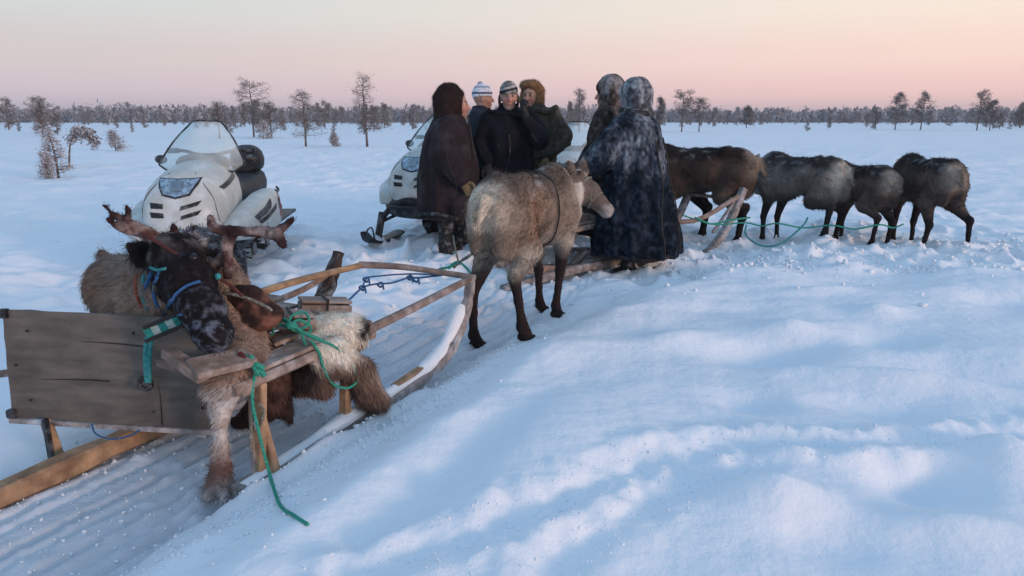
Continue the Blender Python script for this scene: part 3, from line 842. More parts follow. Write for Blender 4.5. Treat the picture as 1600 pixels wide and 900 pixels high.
    if hairs:
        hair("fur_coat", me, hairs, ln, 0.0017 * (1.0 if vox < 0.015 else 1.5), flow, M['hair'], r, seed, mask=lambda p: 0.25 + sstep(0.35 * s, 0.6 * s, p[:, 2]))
    for e in eyes:
        link("eye", MB().ball(e, 0.017 * s, 8, 6).mesh("eye"), M['eye'], r)
    r['_poll'] = tuple(r.matrix_basis @ poll); r['_muz'] = tuple(r.matrix_basis @ muz)
    return r, (poll, hd, side, up, L)

# --- the pale reindeer in the middle, rump to the camera
hh_ = dict(hl=on(742, 545), hr=on(818, 533), fr=on(868, 497), fl=on(898, 440))
cy = math.radians(62)
hm = (hh_['hl'] + hh_['hr']) / 2
c0 = Vector((hm.x + 0.44 * 0.98 * math.cos(cy), hm.y + 0.44 * 0.98 * math.sin(cy), 0.03))
hh_['fl'] = c0 + Vector((0.36 * math.cos(cy) - 0.14 * math.sin(cy), 0.36 * math.sin(cy) + 0.14 * math.cos(cy), 0)) + Vector((0.05, 0.25, 0)); hh_['fl'].z = hz(hh_['fl'].x, hh_['fl'].y)
deer_c, hinfo = reindeer("pale_reindeer", "pale grey-brown antlerless reindeer with its cream rump to the camera, muzzle by the navy coat", None,
    c0, cy, 1.0, 'pale', hooves=hh_, head=(P(901, 286, 5.12), P(948, 329, 5.02)), vox=0.012, hairs=26000, seed=3)
def world_tube(parent, name, pts, r, m, sides=6, n=5, flat=1.0):
    Mi = parent.matrix_basis.inverted()
    o = MB().tube([Mi @ Vector(p) for p in pts], r, sides, n, flat=flat).build(name, m, parent)
    return o
poll, hd, sd, up, L = hinfo
def around(poll, hd, sd, up, at, rad, n=10, sq=1.0, tilt=0.0):
    o = []
    for i in range(n + 1):
        a = 2 * math.pi * i / n
        o.append(poll + hd * (at + tilt * math.sin(a)) + sd * math.cos(a) * rad + up * math.sin(a) * rad * sq)
    return o
h_ = MB()
h_.tube(around(poll, hd, sd, up, 0.05, 0.095, sq=1.05), 0.006, 6, 3)
h_.tube(around(poll, hd, sd, up, L * 0.62, 0.072), 0.006, 6, 3)
for e in (-1, 1):
    h_.tube([poll + hd * 0.05 + sd * e * 0.092, poll + hd * L * 0.35 + sd * e * 0.088, poll + hd * L * 0.62 + sd * e * 0.072], 0.006, 6, 3)
    h_.tube([poll + hd * 0.05 + up * 0.095, poll + hd * L * 0.4 + sd * e * 0.07 + up * 0.05, poll + hd * L * 0.62 + sd * e * 0.072], 0.005, 6, 3)
h_.build("halter", M['rope_grey'], deer_c)
# girth strap, a line lying along the flank
def hug(me_obj, pts, off=0.012):
    """lay a local polyline onto a body mesh from outside"""
    me = me_obj.data
    bv = BVHTree.FromPolygons([v.co for v in me.vertices], [p.vertices[:] for p in me.polygons])
    out = []
    for p in pts:
        co, no, i, d = bv.find_nearest(Vector(p))
        out.append(co + no * off)
    return out
body_c = [c for c in deer_c.children if c.name.startswith("body")][0]
pts = hug(body_c, [Vector((0.06, 0.33 * math.cos(a), 0.80 + 0.36 * math.sin(a))) for a in [math.pi * 2 * i / 20 for i in range(21)]])
MB().tube(pts, 0.0055, 6, 3).build("girth_strap", M['leather'], deer_c)
# --- the team waiting on the right
TG = "reindeer of the waiting team, facing left"
def team(label, px_h, pal, yaw, sc, seed, head=None, dy=0.0, hr=None, hl=None, **k):
    b = G(*px_h, 0.03)
    y = yaw; c = Vector((b.x + 0.44 * sc * math.cos(y), b.y + 0.44 * sc * math.sin(y) + dy, 0))
    c.z = hz(c.x, c.y) - 0.10
    def w(lx, ly):
        v = Vector((c.x + (lx * math.cos(y) - ly * math.sin(y)) * sc, c.y + (lx * math.sin(y) + ly * math.cos(y)) * sc, 0)); v.z = hz(v.x, v.y) - 0.09; return v
    hv = dict(hl=w(-0.46, 0.13), hr=w(-0.42, -0.13), fl=w(0.34, 0.10), fr=w(0.30, -0.10))
    if hl: hv['hl'] = w(*hl)
    if hr: hv['hr'] = w(*hr)
    hd_ = None
    if head: 
        hd_ = tuple(c + Vector(((a[0] * math.cos(y) - a[1] * math.sin(y)) * sc, (a[0] * math.sin(y) + a[1] * math.cos(y)) * sc, a[2] * sc)) for a in head)
    return reindeer("reindeer", label, TG, c, y, sc, pal, hooves=hv, head=hd_, vox=0.018, hairs=15000, seed=seed, **k)[0]
low = ((0.70, 0.0, 0.88), (0.90, 0.0, 0.66))
away_l = ((0.80, 0.05, 0.86), (1.02, 0.1, 0.62))
d1 = team("darkest reindeer of the team, directly right of the navy coat, behind wooden shafts", (1148, 379), 'dark', math.radians(158), 1.16, 11, head=away_l)
d1b = team("dark reindeer mostly hidden behind the navy coat, only a strip of neck and flank showing", (1098, 366), 'dark', math.radians(150), 1.06, 12, head=away_l, dy=0.1)
d2 = team("pale grey reindeer with white rump and dark saddle, in the team", (1292, 387), 'grey', math.radians(121), 1.02, 13, head=((0.68, 0.0, 0.88), (0.88, 0.0, 0.66)))
d3 = team("brown reindeer between the pale grey one and the last in the team", (1370, 396), 'brown', math.radians(106), 0.87, 14, head=low)
d4 = team("last reindeer of the team, at the far right with spread hind legs and pinkish rump", (1466, 405), 'brown', math.radians(90), 0.92, 15, head=((0.66, -0.06, 0.72), (0.84, -0.10, 0.46)), hr=(-0.47, -0.27), hl=(-0.42, 0.20))
# --- the antlered reindeer resting on the near sled, its head hanging over the tail board
def near_deer():
    base = on(250, 700)
    base = Vector((-1.62, 3.05, hz(-1.62, 3.05)))
    r = thing("harnessed_reindeer", "dark-faced antlered reindeer with frosty muzzle and blue halter, slumped over the near wooden sled", "reindeer", base)
    W = lambda v: Vector(v) - base
    f = Field(W((-2.35, 2.2, -0.02)), W((-0.62, 3.75, 1.30)), 0.012)
    rump, mid, chest = P(200, 456, 3.22), P(262, 472, 3.08), P(325, 500, 2.94)
    f.chain([W(rump), W(mid), W(chest)], [0.165, 0.185, 0.135], 0.08)
    f.ell(W(P(180, 440, 3.25)), (0.10, 0.12, 0.12), 0.08)
    f.ell(W(P(352, 450, 3.0)), (0.10, 0.09, 0.06), 0.06)
    f.cone(W(P(178, 412, 3.3)), W(P(158, 396, 3.3)), 0.045, 0.03, 0.02)
    poll = P(278, 402, 2.78); muz = P(333, 522, 2.50)
    hd = (muz - poll); L = hd.length; hd.normalize()
    sd = hd.cross(Vector((0, -1, 0.2))).normalized()
    if sd.x < 0: sd = -sd
    up = sd.cross(hd).normalized()
    if up.y > 0: up = -up            # 'up' is the front of the face, towards the camera
    f.chain([W(P(330, 470, 2.98)), W(P(282, 440, 2.88)), W(poll)], [0.14, 0.125, 0.10], 0.06)
    f.chain([W(poll), W(poll + hd * L * 0.33), W(poll + hd * L * 0.7), W(muz)], [0.094, 0.095, 0.071, 0.058], 0.04)
    f.ell(W(poll + hd * L * 0.30 - up * 0.055 - sd * 0.045), (0.085, 0.085, 0.10), 0.05)   # cheek
    f.ell(W(muz - up * 0.005), (0.064, 0.056, 0.050), 0.03)
    f.ell(W(muz - up * 0.045 - hd * 0.03), (0.05, 0.05, 0.045), 0.03)
    eyes = []
    for e in (-1, 1):
        ec = poll + hd * L * 0.30 + sd * e * 0.082 + up * 0.058
        f.ell(W(ec), (0.030, 0.030, 0.030), 0.02)
        f.ell(W(ec + sd * e * 0.018 + up * 0.016 + hd * 0.005), (0.017,) * 3, 0.012, sub=True)
        eyes.append(ec + sd * e * 0.010 + up * 0.008 + hd * 0.005)
        f.ell(W(muz + hd * 0.02 + sd * e * 0.034 + up * 0.052), (0.014, 0.014, 0.016), 0.01, sub=True)
    f.cone(W(muz + hd * 0.035 + up * 0.03 - sd * 0.05), W(muz + hd * 0.035 + up * 0.03 + sd * 0.05), 0.006, 0.006, 0.008, sub=True)
    # big dark left ear, a small right one
    a = P(252, 408, 2.86)
    f.chain([W(a), W(P(226, 398, 2.84)), W(P(203, 384, 2.82))], [0.035, 0.05, 0.014], 0.02)
    f.chain([W(P(330, 400, 2.9)), W(P(352, 408, 2.92)), W(P(372, 415, 2.92))], [0.025, 0.035, 0.01], 0.02)
    # the foreleg hanging down beside the board to the snow
    hoof = on(345, 768); hoof.z = max(hoof.z, -0.02)
    lg = [P(372, 565, 2.74), P(352, 600, 2.60), P(345, 640, 2.58), P(344, 700, 2.57), P(345, 742, 2.54), Vector((hoof.x, hoof.y, hoof.z + 0.03))]
    f.chain([W(p) for p in lg], [0.095, 0.075, 0.042, 0.031, 0.035, 0.040], 0.035)
    for e in (-1, 1): f.cone(W(Vector((hoof.x + 0.025 * e, hoof.y, hoof.z + 0.02))), W(Vector((hoof.x + 0.03 * e + 0.01, hoof.y - 0.07, hoof.z + 0.01))), 0.028, 0.014, 0.01)
    f.chain([W(P(330, 480, 3.0)), W(P(372, 540, 2.88)), W(P(372, 565, 2.80))], [0.14, 0.12, 0.10], 0.06)
    f.shift(lambda p: (fbm(p, 9, 3, 2.2) - 0.5) * -0.030 + (fbm(p, 30, 2, 1.0) - 0.5) * -0.014)
    npl = np.array(W(poll)); nd = np.array(hd); nu = np.array(up)
    cam_l = np.array(W((0, 0, H)))
    lgw = [np.array(W(p)) for p in lg]
    def colfn(p):
        n1 = fbm(p, 6, 3, 1.0) - 0.5; n2 = fbm(p, 22, 3, 4.0) - 0.5
        c = mixc((0.24, 0.160, 0.12), (0.34, 0.25, 0.195), sstep(-0.2, 0.2, n1))
        c = c + (np.array((0.15, 0.10, 0.08)) - c) * sstep(0.66, 0.80, p[:, 2] + 0.2 * n1)[:, None] * 0.5
        rel = p - npl; t = rel @ nd
        d = np.linalg.norm(rel - t[:, None] * nd, axis=1)
        hm = sstep(-0.16, -0.08, t + 0.1 * n1) * (1 - sstep(0.15, 0.19, d)) * (1 - sstep(L + 0.08, L + 0.14, t))
        c = c + (np.array((0.012, 0.009, 0.010)) - c) * hm[:, None]
        n3 = fbm(p, 55, 3, 2.0) - 0.5
        fr = hm * (sstep(L * 0.55, L * 0.95, t + 0.25 * n2) * 0.34 * sstep(-0.04, 0.20, n3 + .2 * n2) + 0.05 * sstep(0.08, 0.2, n3))
        c = c + (np.array((0.30, 0.33, 0.42)) - c) * np.clip(fr, 0, 0.9)[:, None]
        brow = hm * np.exp(-((t + 0.04) / 0.07) ** 2) * 0.4
        c = c + (np.array((0.30, 0.27, 0.25)) - c) * (brow * sstep(-0.05, 0.1, n2))[:, None]
        # near black ears
        ea = np.linalg.norm(p - np.array(W(P(225, 397, 2.84))), axis=1)
        c = c + (np.array((0.012, 0.009, 0.010)) - c) * (1 - sstep(0.06, 0.10, ea))[:, None]
        # leg: frosty knee, brown pastern
        zz = p[:, 2]
        onleg = (np.abs(p[:, 0] - lgw[3][0]) < 0.16) & (zz < 0.44) 
        lc = mixc((0.40, 0.33, 0.29), (0.55, 0.52, 0.50), sstep(-0.15, 0.2, n2))
        lc = lc + (np.array((0.12, 0.055, 0.045)) - lc) * (np.exp(-((zz - 0.10) / 0.07) ** 2) * 0.9)[:, None]
        c = np.where(onleg[:, None], lc, c)
        return np.clip(c * (1 + 0.5 * n2)[:, None], 0.004, 0.9)
    me = f.mesh("body", colfn)
    link("body", me, M['fur'], r)
    def flow(p):
        d = np.tile(np.array([-0.7, 0.1, -0.8]), (len(p), 1))
        rel = p - npl; t = rel @ nd
        hm = np.linalg.norm(rel - t[:, None] * nd, axis=1) < 0.17
        m = hm & (t > -0.1) & (t < L + 0.1)
        d[m] = nd
        return d
    def ln(p):
        rel = p - npl; t = rel @ nd
        hm = (np.linalg.norm(rel - t[:, None] * nd, axis=1) < 0.17) & (t > -0.1)
        l = np.where(hm, 0.018, 0.042)
        return np.where(p[:, 2] < 0.4, 0.024, l)
    hair("fur_coat", me, 42000, ln, 0.0012, flow, M['hair'], r, 5, lift=0.5)
    for e in eyes: link("eye", MB().ball(W(e), 0.019, 10, 8).mesh("eye"), M['eye'], r)
    # antlers in frosty velvet
    def antler(paths, nm, dark_tip=True):
        g = Field(W((-2.2, 2.35, 0.78)), W((-0.85, 3.05, 1.22)), 0.0065)
        tips = []
        for pts, rs_ in paths:
            q = smooth_path([P(*p) for p in pts], 4)
            rr = [float(np.interp(i / (len(q) - 1), np.linspace(0, 1, len(rs_)), rs_)) for i in range(len(q))]
            g.chain([W(x) for x in q], rr, 0.015)
            tips.append(np.array(W(q[-1])))
        g.shift(lambda p: (fbm(p, 40, 3, 3.0) - 0.5) * -0.016 + .003)
        def cf(p):
            n2 = fbm(p, 30, 3, 6.0) - 0.5
            c = mixc((0.085, 0.042, 0.038), (0.27, 0.21, 0.195), sstep(-0.12, 0.22, n2))
            for t in tips:
                d = np.linalg.norm(p - t, axis=1)
                c = c + (np.array((0.035, 0.018, 0.02)) - c) * (1 - sstep(0.02, 0.075, d))[:, None]
            return np.clip(c, 0.005, 0.9)
        am = g.mesh(nm, cf)
        ao = link(nm, am, M['velvet'], r)
        hair('velvet_fuzz', am, 3500, .011, .0009, lambda p: np.tile(np.array([.6, -.2, .5]), (len(p), 1)), M['hair'], ao, 7, lift=.9)
    antler([([(288, 402, 2.84), (262, 384, 2.80), (232, 367, 2.76), (205, 352, 2.72), (182, 338, 2.68), (160, 320, 2.64)], [0.030, 0.028, 0.028, 0.019, 0.012, 0.007]),
            ([(215, 362, 2.74), (190, 356, 2.70), (166, 342, 2.66)], [0.018, 0.013, 0.009]),
            ([(196, 347, 2.70), (200, 334, 2.68), (197, 322, 2.67)], [0.014, 0.010, 0.007]),
            ([(262, 384, 2.80), (272, 366, 2.78), (270, 352, 2.78)], [0.018, 0.013, 0.009]),
            ([(240, 372, 2.78), (280, 398, 2.74), (318, 418, 2.72), (345, 432, 2.74)], [0.024, 0.018, 0.013, 0.009])], "antler")
    antler([([(318, 408, 2.88), (338, 412, 2.84), (352, 396, 2.82), (358, 378, 2.82), (366, 360, 2.82)], [0.028, 0.021, 0.017, 0.016, 0.016]),
            ([(330, 338, 2.86), (334, 356, 2.84), (366, 361, 2.82), (400, 362, 2.80), (432, 367, 2.78), (443, 384, 2.76)], [0.013, 0.020, 0.020, 0.020, 0.023, 0.015]),
            ([(428, 366, 2.78), (445, 354, 2.77), (458, 342, 2.76)], [0.018, 0.013, 0.009]),
            ([(352, 372, 2.82), (356, 410, 2.80), (354, 436, 2.80)], [0.018, 0.020, 0.014])], "antler")
    # frosty tuft of hair between the antlers
    g = Field(W((-1.62, 2.55, 0.75)), W((-1.05, 3.1, 1.15)), 0.009)
    g.ell(W(P(305, 378, 2.92)), (0.10, 0.06, 0.062), 0.03); g.ell(W(P(330, 388, 2.92)), (0.06, 0.06, 0.05), 0.03)
    g.ell(W(P(280, 392, 2.88)), (0.07, 0.06, 0.05), 0.03)
    g.shift(lambda p: (fbm(p, 28, 3, 3.0) - 0.5) * -0.035)
    me2 = g.mesh("forelock", lambda p: np.clip(mixc((0.06, 0.05, 0.055), (0.62, 0.63, 0.68), sstep(-0.12, 0.22, fbm(p, 24, 3, 1.5) - 0.5)), 0, 0.9))
    fo = link("forelock", me2, M['fur'], r)
    hair("forelock_hair", me2, 2500, 0.035, 0.0012, lambda p: np.tile(np.array([0.4, -0.5, 0.3]), (len(p), 1)), M['hair'], r, 9, lift=0.9)
    # halter: teal noseband and blue cheek straps, red strap across the brow
    def wt(nm, pts, rad, m, **k): return MB().tube([W(p) for p in pts], rad, 8, 5, **k).build(nm, m, r)
    bv = BVHTree.FromPolygons([v.co for v in me.vertices], [p.vertices[:] for p in me.polygons])
    def lay(pix, off=0.008):
        o = []
        c = W((0, 0, H))
        for px, py in smooth2(pix):
            d = ray(px, py).normalized(); h = bv.ray_cast(c, d)
            if h[0] is not None: o.append(h[0] + base - d * off)
        return o
    def smooth2(pix):
        return [(v.x, v.y) for v in smooth_path([Vector((a, b, 0)) for a, b in pix], 4)]
    for nm, pix, rad, m in (("cheek_strap", [(238, 425), (228, 450), (232, 478), (256, 492)], 0.009, 'rope_blue'),
                            ("cheek_strap", [(250, 424), (243, 440), (241, 465), (252, 486), (268, 494), (282, 492)], 0.008, 'rope_blue'),
                            ("nose_band", [(256, 494), (263, 480), (272, 464), (284, 452), (298, 444), (312, 440)], 0.009, 'rope_blue'),
                            ("brow_band", [(236, 418), (246, 422), (258, 420)], 0.009, 'rope_teal'),
                            ("throat_strap", [(226, 430), (222, 455), (230, 485)], 0.009, 'rope_teal'),
                            ("collar_strap", [(213, 430), (212, 455), (220, 480)], 0.008, 'strap_orange')):
        q = lay(pix)
        if len(q) > 2: MB().tube([W(p) for p in q[::2] + [q[-1]]], rad, 8, 3, flat=0.7).build(nm, M[m], r)
    wt("rein", [P(222, 364, 2.70), P(268, 392, 2.68), P(312, 420, 2.68), P(352, 440, 2.76), P(378, 462, 2.8)], 0.007, M['rope_red'])
    MB().ball(W(P(296, 436, 2.64)), 0.014).build("halter_knot", M['rope_teal'], r)
    MB().ball(W(P(340, 432, 2.70)), 0.014).build("halter_knot", M['rope_teal'], r)
    return r
near = near_deer()
# ------------------------------------------------------------------ the near sled
sl = thing("wooden_sled", "near wooden reindeer sled with a grey tail board, runners curving up in front", "sled", SO)
def sw(v): return Vector(v) - SO
def SL(s, w, z): return sw(S(s, w, z))
def sbar(nm, a, b, w, h, m, up=(0, 0, 1), taper=1.0): return MB().bar(a, b, w, h, up, taper).build(nm, M[m], sl)
def rope(o, nm, pts, r, m, sides=6, n=4): return MB().tube(pts, r, sides, n).build(nm, M[m], o)
# runners: flat-sided timber that curves up at the front
def runner(pts, w, h, m):
    path = smooth_path(pts, 5); mb = MB(); R = []
    for i, p in enumerate(path):
        d = (path[min(i + 1, len(path) - 1)] - path[max(i - 1, 0)]).normalized()
        x = SN; y = x.cross(d).normalized()
        if y.z < 0 and abs(d.z) < 0.7: y = -y
        t = i / (len(path) - 1); k = 1 - 0.35 * max(0, t - 0.6) / 0.4
        jit = 1 + 0.08 * math.sin(i * 1.7) + 0.05 * math.sin(i * 3.1)
        R.append([p + x * (a * w / 2 * k * jit) + y * (b * h / 2 * k * jit) for a, b in ((-.7, -1), (.7, -1), (1, -.7), (1, .7), (.7, 1), (-.7, 1), (-1, .7), (-1, -.7))])
    mb.rings(R); return mb.build("runner", M[m], sl)
runner([SL(.18, .39, .015), SL(.4, .39, .025), SL(.7, .39, .03), SL(1.2, .39, .035), SL(1.45, .39, .05), SL(1.70, .39, .10), SL(1.88, .38, .20), SL(1.99, .38, .34), SL(2.04, .38, .50)], .075, .06, 'wood_frost')
runner([SL(-1.2, -.42, .0), SL(-.4, -.41, .02), SL(.2, -.40, .03), SL(.9, -.40, .045), SL(1.25, -.40, .07), SL(1.48, -.40, .18), SL(1.58, -.40, .33)], .095, .085, 'wood_raw')
runner([SL(1.50, -.40, .26), SL(1.60, -.40, .36), SL(1.68, -.39, .48), SL(1.76, -.38, .63)], .085, .08, 'wood_dark')
rs0 = random.Random(4); sp_ = [SL(.20, .40, .035), SL(.55, .395, .055), SL(.9, .39, .07), SL(1.2, .39, .075), SL(1.45, .39, .09), SL(1.68, .375, .135), SL(1.85, .36, .225), SL(1.95, .36, .34)]
MB().tube(sp_, [.024 + .022 * rs0.random() for _ in range(26)], 8, 6, col=(.84, .86, .89), flat=.7).build("snow_crust", M['snow'], sl)
# bare timber of the right runner where the snow is rubbed off
sbar("runner_cap", SL(1.22, .385, .078), SL(1.50, .385, .10), .05, .035, 'wood_raw')
# rails, front bow, cross bars
rope_ = None
MB().tube([SL(.25, .33, .40), SL(.8, .34, .41), SL(1.4, .35, .435), SL(2.02, .38, .485)], [.030, .027, .024], 8, 5, flat=.85).build("rail", M['wood_old'], sl)
MB().tube([SL(.55, -.33, .51), SL(.8, -.34, .52), SL(1.3, -.34, .54), SL(1.95, -.33, .525)], [.026, .024, .022], 8, 5, flat=.85).build("rail", M['wood_raw'], sl)
MB().tube([SL(1.90, -.34, .53), SL(2.0, -.1, .52), SL(2.05, .15, .50), SL(2.05, .40, .49)], [.024, .020, .020], 8, 5).build("front_bow", M['wood_old'], sl)
MB().tube([SL(1.05, -.38, .44), SL(1.45, -.38, .47), SL(1.75, -.38, .54)], [.020, .016], 7, 4).build("side_pole", M['wood_old'], sl)
for s_ in (.30, .70, 1.10): sbar("cross_bar", SL(s_, -.36, .46), SL(s_, .36, .385), .05, .035, 'wood_old')
# struts from runner to rail, leaning inwards
top1, bot1 = P(476, 612, 2.98), S(.86, .385, .06)
for a, b, w_ in ((SL(.93, .33, .40), SL(1.00 - .18, .39, .05), .05), (SL(.40, .33, .38), SL(.30, .385, .05), .045), (SL(.95, -.33, .48), SL(.85, -.39, .06), .05), (sw(P(72, 658, 2.82)), sw(P(93, 722, 2.72)), .05)):
    sbar("strut", b, a, w_, w_ * .8, 'wood_raw', up=SU, taper=.9)
sbar("strut", sw(P(70, 655, 2.79)), sw(P(82, 722, 2.70)), .03, .02, 'metal_dark', up=SU)
# deck boards
for k in range(5):
    w0 = -.28 + k * .14; zz = .50 - (k * .14) * .11
    sbar("deck_board", SL(.36, w0, zz), SL(1.12 - .05 * (k % 2), w0, zz + .01), .125, .018, 'wood_old')
# the tail board
TL, TR, BR, BL = P(3, 484, 2.86), P(332, 500, 2.735), P(343, 672, 2.70), P(17, 652, 2.84)
BR = P(343, 672, 2.73)
def board(name, q, th, m, parent, base, nx=10, ny=6, warp=0.006, chip=0.004):
    TL, TR, BR, BL = q
    nrm = (TR - TL).cross(BL - TL).normalized()
    rnd = random.Random(3); V = []; Fc = []
    for side in (0, 1):
        for j in range(ny + 1):
            for i in range(nx + 1):
                u, v = i / nx, j / ny
                p = TL.lerp(TR, u).lerp(BL.lerp(BR, u), v)
                w = math.sin(u * 5 + v * 2) * warp
                if i in (0, nx): p = p + (TR - TL).normalized() * rnd.uniform(-chip, chip)
                if j in (0, ny): p = p + (BL - TL).normalized() * rnd.uniform(-chip, chip) 
                V.append(p + nrm * (w + (th if side else 0)) - base)
    N = (nx + 1) * (ny + 1)
    for j in range(ny):
        for i in range(nx):
            a = j * (nx + 1) + i
            Fc.append((a, a + 1, a + nx + 2, a + nx + 1)); Fc.append((N + a, N + a + nx + 1, N + a + nx + 2, N + a + 1))
    for i in range(nx):
        Fc.append((i, N + i, N + i + 1, i + 1)); b = ny * (nx + 1) + i; Fc.append((b, b + 1, N + b + 1, N + b))
    for j in range(ny):
        a = j * (nx + 1); Fc.append((a, a + nx + 1, N + a + nx + 1, N + a)); a += nx; Fc.append((a, N + a, N + a + nx + 1, a + nx + 1))
    mb = MB(); mb.v = V; mb.f = Fc; mb.c = [(1, 1, 1)] * len(V)
    o = mb.build(name, m, parent)
    return o, nrm
tb, nrm = board("tail_board", (TL, TR, BR, BL), .018, M['wood_grey'], sl, SO, 16, 8, .004, .003)
if nrm.y > 0: nf = -nrm
else: nf = nrm
MB().bar(sw(BL.lerp(BR, .0) - Vector((0, 0, .012))), sw(BR - Vector((0, 0, .012))), .03, .022).build("board_edging", M['wood_frost'], tb)
for q in (TL.lerp(BL, .03), TL.lerp(BL, .96)):
    MB().box(sw(q + nf * .006 + Vector((.012, 0, 0))), (.035, .03, .04)).build("board_corner", M['plastic_black'], tb)
for u, v in ((.12, .18), (.11, .82), (.05, .5), (.63, .15), (.70, .86), (.93, .8)):
    p = TL.lerp(TR, u).lerp(BL.lerp(BR, u), v) + nf * .004
    MB().ball(sw(p), .006, 8, 5).build("nail", M['metal_dark'], tb)
for (u0, v0, u1, v1) in ((.73, .55, .735, .98), (.38, .25, .72, .27), (.17, .62, .5, .6)):
    a = TL.lerp(TR, u0).lerp(BL.lerp(BR, u0), v0) + nf * .003; b = TL.lerp(TR, u1).lerp(BL.lerp(BR, u1), v1) + nf * .003
    MB().tube([sw(a), sw(a.lerp(b, .5) + Vector((.004, 0, .003))), sw(b)], [.001, .003, .004], 5, 4).build("crack", M['leather'], tb)
# board's teal lashing through its hole
hole = P(232, 597, 2.74)
o_ = MB(); c_ = sw(hole + nf * .02)
o_.tube([c_ + Vector((.025 * math.cos(a), 0, .025 * math.sin(a))) for a in [i * math.pi / 4 for i in range(9)]], .010, 6, 2); o_.build("rope_ring", M['plastic_black'], tb)
for dx in (-.012, .008):
    rope(tb, "lashing", [sw(P(248, 512, 2.70)) + Vector((dx, 0, 0)), sw(P(234, 530, 2.70)) + Vector((dx, 0, 0)), sw(P(231, 565, 2.71)) + Vector((dx * .8, 0, 0)), sw(P(232, 597, 2.715)) + Vector((dx * .6, 0, 0))], .009, 'rope_teal')
rope(tb, "thin_cord", [sw(P(143, 662, 2.76)), sw(P(150, 678, 2.74)), sw(P(175, 686, 2.74)), sw(P(205, 680, 2.75)), sw(P(222, 668, 2.76))], .004, 'rope_blue')
sbar("shaft_end", sw(P(-40, 590, 3.02)), sw(P(200, 556, 3.02)), .03, .03, 'wood_old')
# the block the muzzle rests on
sbar("chin_rest", sw(P(262, 550, 2.62)), sw(P(318, 590, 2.50)), .06, .04, 'wood_old', up=(0, 0, 1))
sbar("chin_rest", sw(P(300, 578, 2.50)), sw(P(392, 556, 2.66)), .12, .03, 'wood_old', up=(0, -.4, 1))
# patterned strap over the board top
ps = MB()
for k in range(6):
    a = P(228 + k * 11, 522 - k * 5, 2.66); b = P(239 + k * 11, 517 - k * 5, 2.66)
    ps.bar(sw(a), sw(b), .012, .045, up=(.3, 0, 1), col=((.35, .42, .38) if k % 2 else (.03, .20, .17)))
ps.build("woven_band", M['velvet'], sl)
for dz_ in (-.028, .028):
    MB().bar(sw(P(226, 523, 2.655) + Vector((0, 0, dz_))), sw(P(294, 494, 2.655) + Vector((0, 0, dz_))), .014, .016, up=(.3, 0, 1)).build("band_edge", M['leather'], sl)
# prop stick by the right runner, with hanging cords
sbar("prop_stick", sw(P(392, 600, 2.70)), sw(P(399, 762, 2.52)), .022, .022, 'wood_old', up=SU)
sbar("strut", sw(P(395, 610, 2.72)), sw(P(432, 748, 2.56)), .05, .03, 'wood_raw', up=SU)

# ------------------------------------------------------------------ load on the near sled
def furry(name, label, cat, build, colfn, lo, hi, base, hairs, ln=.05, fl=(.4, -.2, -.7), vox=.012, seed=2):
    t = thing(name, label, cat, base)
    f = Field(Vector(lo) - base, Vector(hi) - base, vox)
    build(f, lambda v: Vector(v) - base)
    f.shift(lambda p: (fbm(p, 8, 3, seed * 2.2) - 0.5) * -0.045 + (fbm(p, 28, 2, 1.0) - 0.5) * -0.014)
    me = f.mesh("pelt", lambda p: np.clip(colfn(p) * (1 + .5 * (fbm(p, 20, 3, 2.0) - .5))[:, None] , .004, .9))
    link("pelt", me, M['fur'], t)
    hair("pelt_hair", me, hairs, ln, .0013, lambda p: np.tile(np.array(fl), (len(p), 1)), M['hair'], t, seed, lift=.6)
    return t
def b1(f, W):
    f.ell(W(P(522, 525, 3.20)), (.17, .10, .095), .05); f.ell(W(P(552, 512, 3.26)), (.075, .06, .06), .04)
    f.chain([W(P(470, 545, 3.08)), W(P(520, 558, 3.06)), W(P(562, 580, 3.10)), W(P(572, 602, 3.10)), W(P(592, 624, 3.12))], [.07, .085, .06, .052, .05], .04)
    f.chain([W(P(560, 580, 3.10)), W(P(572, 612, 3.10)), W(P(578, 634, 3.12))], [.05, .055, .03], .03)
    f.chain([W(P(450, 585, 2.98)), W(P(478, 592, 2.97)), W(P(505, 606, 2.98))], [.075, .07, .04], .05)
    f.ell(W(P(500, 560, 3.0)), (.12, .05, .07), .05)
b_ = S(.9, .15, .43)
dkx, dkz = (P(462, 585, 2.92) - b_).x, (P(462, 585, 2.92)).z - b_.z + 0.0
rx_ = (P(576, 515, 3.3) - b_).x
def c1w(p):
    q = p.copy(); q[:, 2] += 0
    global dkz
    X, Z = q[:, 0], q[:, 2] + b_.z
    n = fbm(p, 7, 3, 5.0) - .5; n2 = fbm(p, 4.5, 2, 1.2) - .5
    white = np.array((.86, .76, .64)); brown = np.array((.12, .07, .052)); black = np.array((.028, .02, .02))
    t = sstep(.31, .39, Z + .18 * n)
    c = mixc((.36, .27, .215), white, t)
    c = c + (brown - c) * (sstep(.0, .10, n2 + .04) * (1 - t) * .9)[:, None]
    dk = np.exp(-((X - dkx) / .09) ** 2 - ((Z - b_.z - dkz) / .07) ** 2)
    c = c + (black - c) * np.clip(dk * 1.9 + dk * n * 4, 0, 1)[:, None]
    rim = np.exp(-((X - rx_) / .022) ** 2) * sstep(.40, .44, Z)
    c = c + (black - c) * np.clip(rim * 1.4, 0, 1)[:, None]
    return c
furry("reindeer_hide", "cream and brown reindeer hide hanging over the right side of the near sled", "hide", b1, c1w,
      (-1.25, 2.7, 0.0), (-.40, 3.6, .75), b_, 22000, .040)
